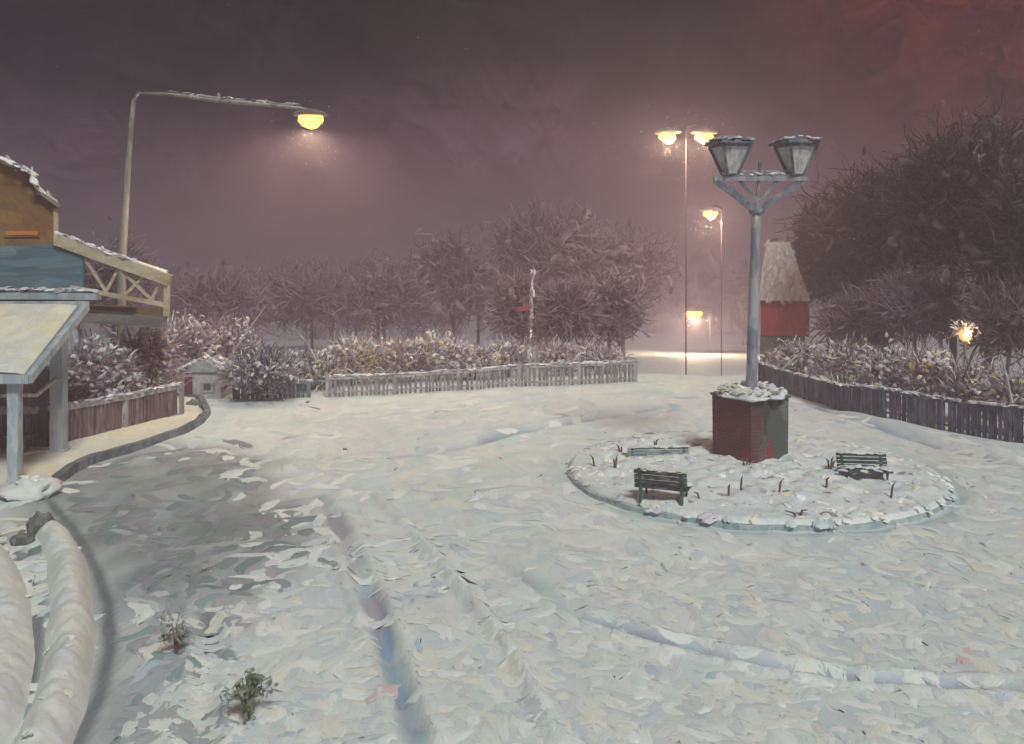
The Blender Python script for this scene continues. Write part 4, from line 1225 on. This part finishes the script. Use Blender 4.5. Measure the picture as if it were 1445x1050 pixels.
def slanted(name, p0, p1, Y, label, branches, r=.03, mat=None):
    """a bare young stem with side shoots"""
    a, b2 = A(*p0, Y), A(*p1, Y)
    root = MB(); a0 = Vector(a)
    root.tube([Vector((0, 0, -.15)), (Vector(b2) - a0) * .5 + Vector((.03, .05, 0)), Vector(b2) - a0], [r, r * .8, r * .35], 5)
    for q in branches:
        s, e = A(*q[0], Y) - a0, A(*q[1], Y) - a0
        root.tube([s, (s + e) / 2 + Vector((.02, .04, .02)), e], [r * .7, r * .5, r * .2], 4)
    o = root.build(name, mat or M_PINKT); o.location = a0
    tag(o, label, 'sapling', 'pale bare saplings over the bushes')
    return o


M_PINKT = paint('frosted_stem', [(.50, .42, .44), (.60, .54, .54), (.40, .33, .36)], 5, (1, 1, .3), .7)
slanted('sapling', (322, 500), (376, 430), 27.6, 'pale slanting sapling crossing above the dark bush', [((350, 464), (340, 442))])
slanted('sapling', (448, 505), (416, 464), 28.0, 'short pale sapling leaning left above the dark bush right side', [])
slanted('sapling', (1098, 520), (1133, 497), 29.0, 'zigzag white sapling at the near left end of the picket fence', [((1133, 497), (1165, 517)), ((1133, 497), (1122, 480)), ((1165, 517), (1168, 484)), ((1165, 517), (1206, 503))])
slanted('sapling', (1356, 535), (1378, 492), 24.4, 'dark stem leaning right under the round-headed lamp', [((1366, 515), (1360, 500))], .03, M_BARK)
slanted('sapling', (1352, 530), (1340, 492), 25.0, 'pale upright sapling left under the round-headed lamp', [((1348, 520), (1352, 494)), ((1346, 512), (1330, 496))])
slanted('sapling', (1428, 560), (1412, 500), 22.8, 'grey leaning sapling near the right picture edge', [((1420, 530), (1400, 512)), ((1422, 538), (1436, 505))], .035)

# trees beyond the square
T_M = ([(.22, .155, .19), (.19, .135, .165), (.14, .10, .12), (.25, .185, .215), (.16, .115, .15)], [4, 4, 3, 2, 1])
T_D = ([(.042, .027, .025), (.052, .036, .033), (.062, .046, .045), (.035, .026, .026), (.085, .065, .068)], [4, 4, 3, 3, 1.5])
GM = 'mauve snow-dusted trees beyond the far railing'
for px, Y, top, rp, lab, n in ((735, 38, 392, 40, 'slim mauve tree with a rounded top just left of the snowy pole', 420),
                               (798, 35, 398, 40, 'round mauve tree right of the snowy pole', 420),
                               (862, 38, 392, 52, 'broad mauve tree between the snowy pole and the glowing road gap', 480),
                               (640, 56, 330, 80, 'tall hazy tree behind the middle of the far railing', 520),
                               (772, 62, 292, 98, 'tallest mauve tree in the middle, left of the double street lamp', 640),
                               (880, 64, 318, 78, 'tall tree with slanting pale boughs under the double street lamp', 560)):
    tree(px, Y, top, rp, lab, *T_M, n, GM, L=(.4 * Y / 40, 1.2 * Y / 40), W=(.22 * Y / 40, .5 * Y / 40), snow_share=.10, bias=(.5, 0, .3) if top < 300 else (0, 0, 0))
for px, Y, top, rp, lab, n in ((300, 56, 392, 88, 'hazy low tree between the canopy end and the long-armed street lamp light', 460),
                               (440, 60, 384, 95, 'hazy broad tree right below the long-armed street lamp head', 520),
                               (545, 52, 378, 72, 'hazy mauve tree right of the long-armed street lamp light', 420),
                               (160, 44, 330, 60, 'hazy tree behind the pole of the long-armed street lamp', 360)):
    tree(px, Y, top, rp, lab, *T_M, n, 'hazy trees on the left', L=(.5, 1.4), W=(.2, .4), snow_share=.08)
GD = 'dark trees on the right'
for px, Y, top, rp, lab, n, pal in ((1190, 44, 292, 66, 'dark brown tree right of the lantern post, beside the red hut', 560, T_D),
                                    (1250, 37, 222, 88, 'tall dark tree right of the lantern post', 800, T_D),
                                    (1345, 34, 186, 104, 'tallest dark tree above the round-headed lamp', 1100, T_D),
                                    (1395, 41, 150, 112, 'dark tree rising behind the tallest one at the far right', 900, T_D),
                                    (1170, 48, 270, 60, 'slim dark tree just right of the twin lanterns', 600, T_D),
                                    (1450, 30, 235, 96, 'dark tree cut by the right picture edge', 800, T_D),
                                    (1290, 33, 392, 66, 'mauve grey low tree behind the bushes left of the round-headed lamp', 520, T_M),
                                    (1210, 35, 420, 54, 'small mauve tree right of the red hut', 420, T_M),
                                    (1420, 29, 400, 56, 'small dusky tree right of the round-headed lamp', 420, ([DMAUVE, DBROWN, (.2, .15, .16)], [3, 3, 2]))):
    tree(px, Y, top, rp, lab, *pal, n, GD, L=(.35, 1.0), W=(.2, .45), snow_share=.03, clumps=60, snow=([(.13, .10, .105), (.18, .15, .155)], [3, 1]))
for i in range(16):
    px = 90 + i * 84 + random.uniform(-25, 25)
    if 905 < px < 1075: continue
    Y = random.uniform(66, 104)
    tree(px, Y, random.uniform(330, 400), random.uniform(55, 80), 'faint hazy tree in the far row down the slope behind the nearer trees', *T_M, 150, 'faint far trees down the slope', L=(1.2, 3.0), W=(.5, 1.1), clumps=14, snow_share=.05)

# far wood along the skyline
n = 2600
wx = rng.uniform(-260, 260, n); wy = rng.uniform(120, 230, n)
wz = terrain(wx, wy) + rng.uniform(0, 1, n) ** .8 * (9 + 4 * VN[0](wx * .05, wy * .02))
dabs('distant_wood', np.c_[wx, wy, wz], np.c_[rng.normal(0, .5, n), rng.normal(0, .3, n), np.ones(n)], np.c_[rng.normal(0, .5, n), -np.ones(n), rng.uniform(0, .6, n)], rng.uniform(2.5, 6, n), rng.uniform(1.2, 2.6, n), pick([MAUVE, DMAUVE, (.24, .17, .2)], [2, 3, 3], n), LEAF, bulge=.2)
tag(bpy.data.objects['distant_wood'], 'far mauve wood fading into the night haze', None, None, 'stuff')

# ------------------------------------------------------------------ small plants in the near snow
def plant(px, py, h, w, label, pal, n, name='green_seedling'):
    x, y = G(px, py); z = hz(x, y)
    root = empty(name, (x, y, z), label, 'plant')
    mb = MB()
    for i in range(5):
        a = random.uniform(0, 2 * PI); mb.tube([(0, 0, -.05), (.3 * w * math.cos(a), .3 * w * math.sin(a), h * .4), (.6 * w * math.cos(a), .4 * w * math.sin(a), h * random.uniform(.5, .75))], [.012, .009, .004], 5)
    mb.build('stems', M_TWIG, root)
    crown_dabs('leaves', (0, 0, h * .5), (w * .8, w * .7, h * .46), pal, np.ones(len(pal)), n, (.05, .13), (.025, .055), root, 9, None)


plant(350, 1018, .50, .20, 'small green leafy seedling poking out of the near snow', [(.16, .19, .10), (.22, .25, .15), (.10, .14, .10), (.30, .32, .24)], 150)
plant(248, 925, .50, .13, 'withered olive tuft left of the green seedling', [(.30, .29, .20), (.38, .37, .28), (.24, .24, .18)], 90, 'withered_tuft')

# ------------------------------------------------------------------ falling snow
n = 150
fy = rng.uniform(14, 40, n); fxs = rng.uniform(-.6, .6, n) * fy; fz = rng.uniform(.3, 12, n)
ok = fz > terrain(fxs, fy) + .3
c = np.c_[fxs, fy, fz][ok]
cs, ls = [c], [np.full(len(c), .022)]
for p, sz in LAMPS:   # flakes added round each lamp to catch its light as a bright burst
    k = 110; far = max(1., p[1] / 32)
    d = norm(rng.normal(0, 1, (k, 3)) + (0, 0, -.7)) * rng.uniform(.42, 1.35, (k, 1)) ** 1.2 * 1.15 * far
    cs.append(np.array(p) + (0, -.1, -.25 * sz) + d * (1, .8, 1)); ls.append(rng.uniform(.02, .05, k) * far)
c = np.vstack(cs); l = np.concatenate(ls); n = len(c)
dabs('snowflakes', c, rng.normal(0, 1, (n, 3)), rng.normal(0, 1, (n, 3)), l, l * .6, np.tile((.85, .84, .82), (n, 1)), DAB, bulge=.4)
tag(bpy.data.objects['snowflakes'], 'scattered snowflakes in the night air, with added flakes imitating the lamp bursts', None, None, 'stuff')

# ------------------------------------------------------------------ night haze
HZ_D = .0095
mb = MB()
x0, x1, y0, y1, z0, z1 = -430, 430, -70, 920, -16, 14.5
mb.add([(x0, y0, z0), (x1, y0, z0), (x1, y1, z0), (x0, y1, z0), (x0, y0, z1), (x1, y0, z1), (x1, y1, z1), (x0, y1, z1)], [(3, 2, 1, 0), (4, 5, 6, 7), (0, 1, 5, 4), (1, 2, 6, 5), (2, 3, 7, 6), (3, 0, 4, 7)])
hm = bpy.data.materials.new('night_haze'); hm.use_nodes = True
nt = hm.node_tree
for q in list(nt.nodes): nt.nodes.remove(q)
ho = nt.nodes.new('ShaderNodeOutputMaterial'); pv_ = nt.nodes.new('ShaderNodeVolumePrincipled')
pv_.inputs['Density'].default_value = HZ_D; pv_.inputs['Color'].default_value = (.66, .53, .64, 1); pv_.inputs['Anisotropy'].default_value = .55
nt.links.new(pv_.outputs[0], ho.inputs['Volume'])
o = mb.build('haze', hm); tag(o, 'thin mauve night haze over the square', None, None, 'stuff')

# ------------------------------------------------------------------ night sky and moonlit cloud light
SUN_EL, SUN_AZ = math.radians(46), math.radians(158)   # azimuth clockwise from +Y
wd = bpy.data.worlds.new('World'); scene.world = wd; wd.use_nodes = True
nt = wd.node_tree
for q in list(nt.nodes): nt.nodes.remove(q)
wo = nt.nodes.new('ShaderNodeOutputWorld')
sky = nt.nodes.new('ShaderNodeTexSky'); sky.sky_type = 'NISHITA'; sky.sun_disc = False
sky.sun_elevation = SUN_EL; sky.sun_rotation = SUN_AZ
bg1 = nt.nodes.new('ShaderNodeBackground'); nt.links.new(sky.outputs[0], bg1.inputs[0]); bg1.inputs[1].default_value = .0006
tc = nt.nodes.new('ShaderNodeTexCoord'); D = tc.outputs['Generated']
sx = nt.nodes.new('ShaderNodeSeparateXYZ'); nt.links.new(D, sx.inputs[0])
q1 = strokes(nt, D, 7., (1, 1, 1.25), 'Y', bristle=14, turn=PI * .9, warp=.9, soft=.35)
q2 = strokes(nt, D, 19., (1, 1, 1.1), 'Y', bristle=9, turn=PI, warp=.9)
nz = nt.nodes.new('ShaderNodeTexNoise'); nz.inputs['Scale'].default_value = 4; nz.inputs['Detail'].default_value = 4; nt.links.new(D, nz.inputs['Vector'])
el = mth(nt, 'ADD', sx.outputs[2], mth(nt, 'MULTIPLY', mth(nt, 'SUBTRACT', nz.outputs['Fac'], .5), .10))
el = mth(nt, 'ADD', el, mth(nt, 'MULTIPLY', mth(nt, 'SUBTRACT', q1['g'], .5), .05))
base = ramp(nt, el, [s2l(126, 95, 112), s2l(120, 91, 106), s2l(92, 72, 80), s2l(46, 42, 42), s2l(40, 41, 37)], 'LINEAR', [0, .08, .125, .18, .4])
# city glow reddening the cloud far to the right
rg = mth(nt, 'MULTIPLY', mth(nt, 'SUBTRACT', mth(nt, 'ADD', sx.outputs[0], mth(nt, 'MULTIPLY', sx.outputs[2], .55)), .34), 3.4, clamp=True)
dk = mth(nt, 'MULTIPLY', mth(nt, 'SUBTRACT', sx.outputs[0], .20), 4., clamp=True)
base = mixc(nt, mth(nt, 'MULTIPLY', dk, .8), base, s2l(52, 41, 40))
rg = mth(nt, 'MULTIPLY', rg, mth(nt, 'ADD', mth(nt, 'MULTIPLY', q1['b'], .7), mth(nt, 'MULTIPLY', q1['bristle'], .6)), clamp=True)
base = mixc(nt, rg, base, s2l(146, 62, 48))
k = mth(nt, 'ADD', mth(nt, 'MULTIPLY', q1['bristle'], 2.0), mth(nt, 'ADD', mth(nt, 'MULTIPLY', q2['bristle'], 1.6), mth(nt, 'ADD', mth(nt, 'MULTIPLY', q2['g'], .5), mth(nt, 'SUBTRACT', mth(nt, 'MULTIPLY', q1['r'], .4), 1.25))))
g = nt.nodes.new('ShaderNodeCombineColor')
for i in range(3): nt.links.new(k, g.inputs[i])
base = mixc(nt, 1., base, g.outputs[0], 'MULTIPLY')
bg2 = nt.nodes.new('ShaderNodeBackground'); nt.links.new(base, bg2.inputs[0]); bg2.inputs[1].default_value = .46
ad = nt.nodes.new('ShaderNodeAddShader'); nt.links.new(bg1.outputs[0], ad.inputs[0]); nt.links.new(bg2.outputs[0], ad.inputs[1])
nt.links.new(ad.outputs[0], wo.inputs[0])

sl = bpy.data.lights.new('moon', 'SUN'); sl.energy = 2.5; sl.angle = math.radians(14); sl.color = (.89, 1., .97)
so = bpy.data.objects.new('moon', sl); C.objects.link(so)
dirv = Vector((math.sin(SUN_AZ) * math.cos(SUN_EL), math.cos(SUN_AZ) * math.cos(SUN_EL), math.sin(SUN_EL)))
so.rotation_euler = dirv.to_track_quat('Z', 'Y').to_euler()

# ------------------------------------------------------------------ camera and output
cd = bpy.data.cameras.new('camera'); co = bpy.data.objects.new('camera', cd); C.objects.link(co)
co.location = (0, 0, CAM_H); co.rotation_euler = (PI / 2, 0, 0)
cd.sensor_width = 36; cd.lens = 36 * FOC / 1445; cd.shift_y = (HOR - 525) / 1445
cd.clip_start = .1; cd.clip_end = 3000
scene.camera = co
scene.view_settings.view_transform = 'Standard'; scene.view_settings.look = 'None'
scene.view_settings.gamma = 1; scene.view_settings.exposure = .27
scene.render.engine = 'CYCLES'
scene.cycles.use_denoising = True
scene.cycles.volume_bounces = 1
scene.cycles.transparent_max_bounces = 16
scene.cycles.max_bounces = 6
scene.cycles.sample_clamp_indirect = 4
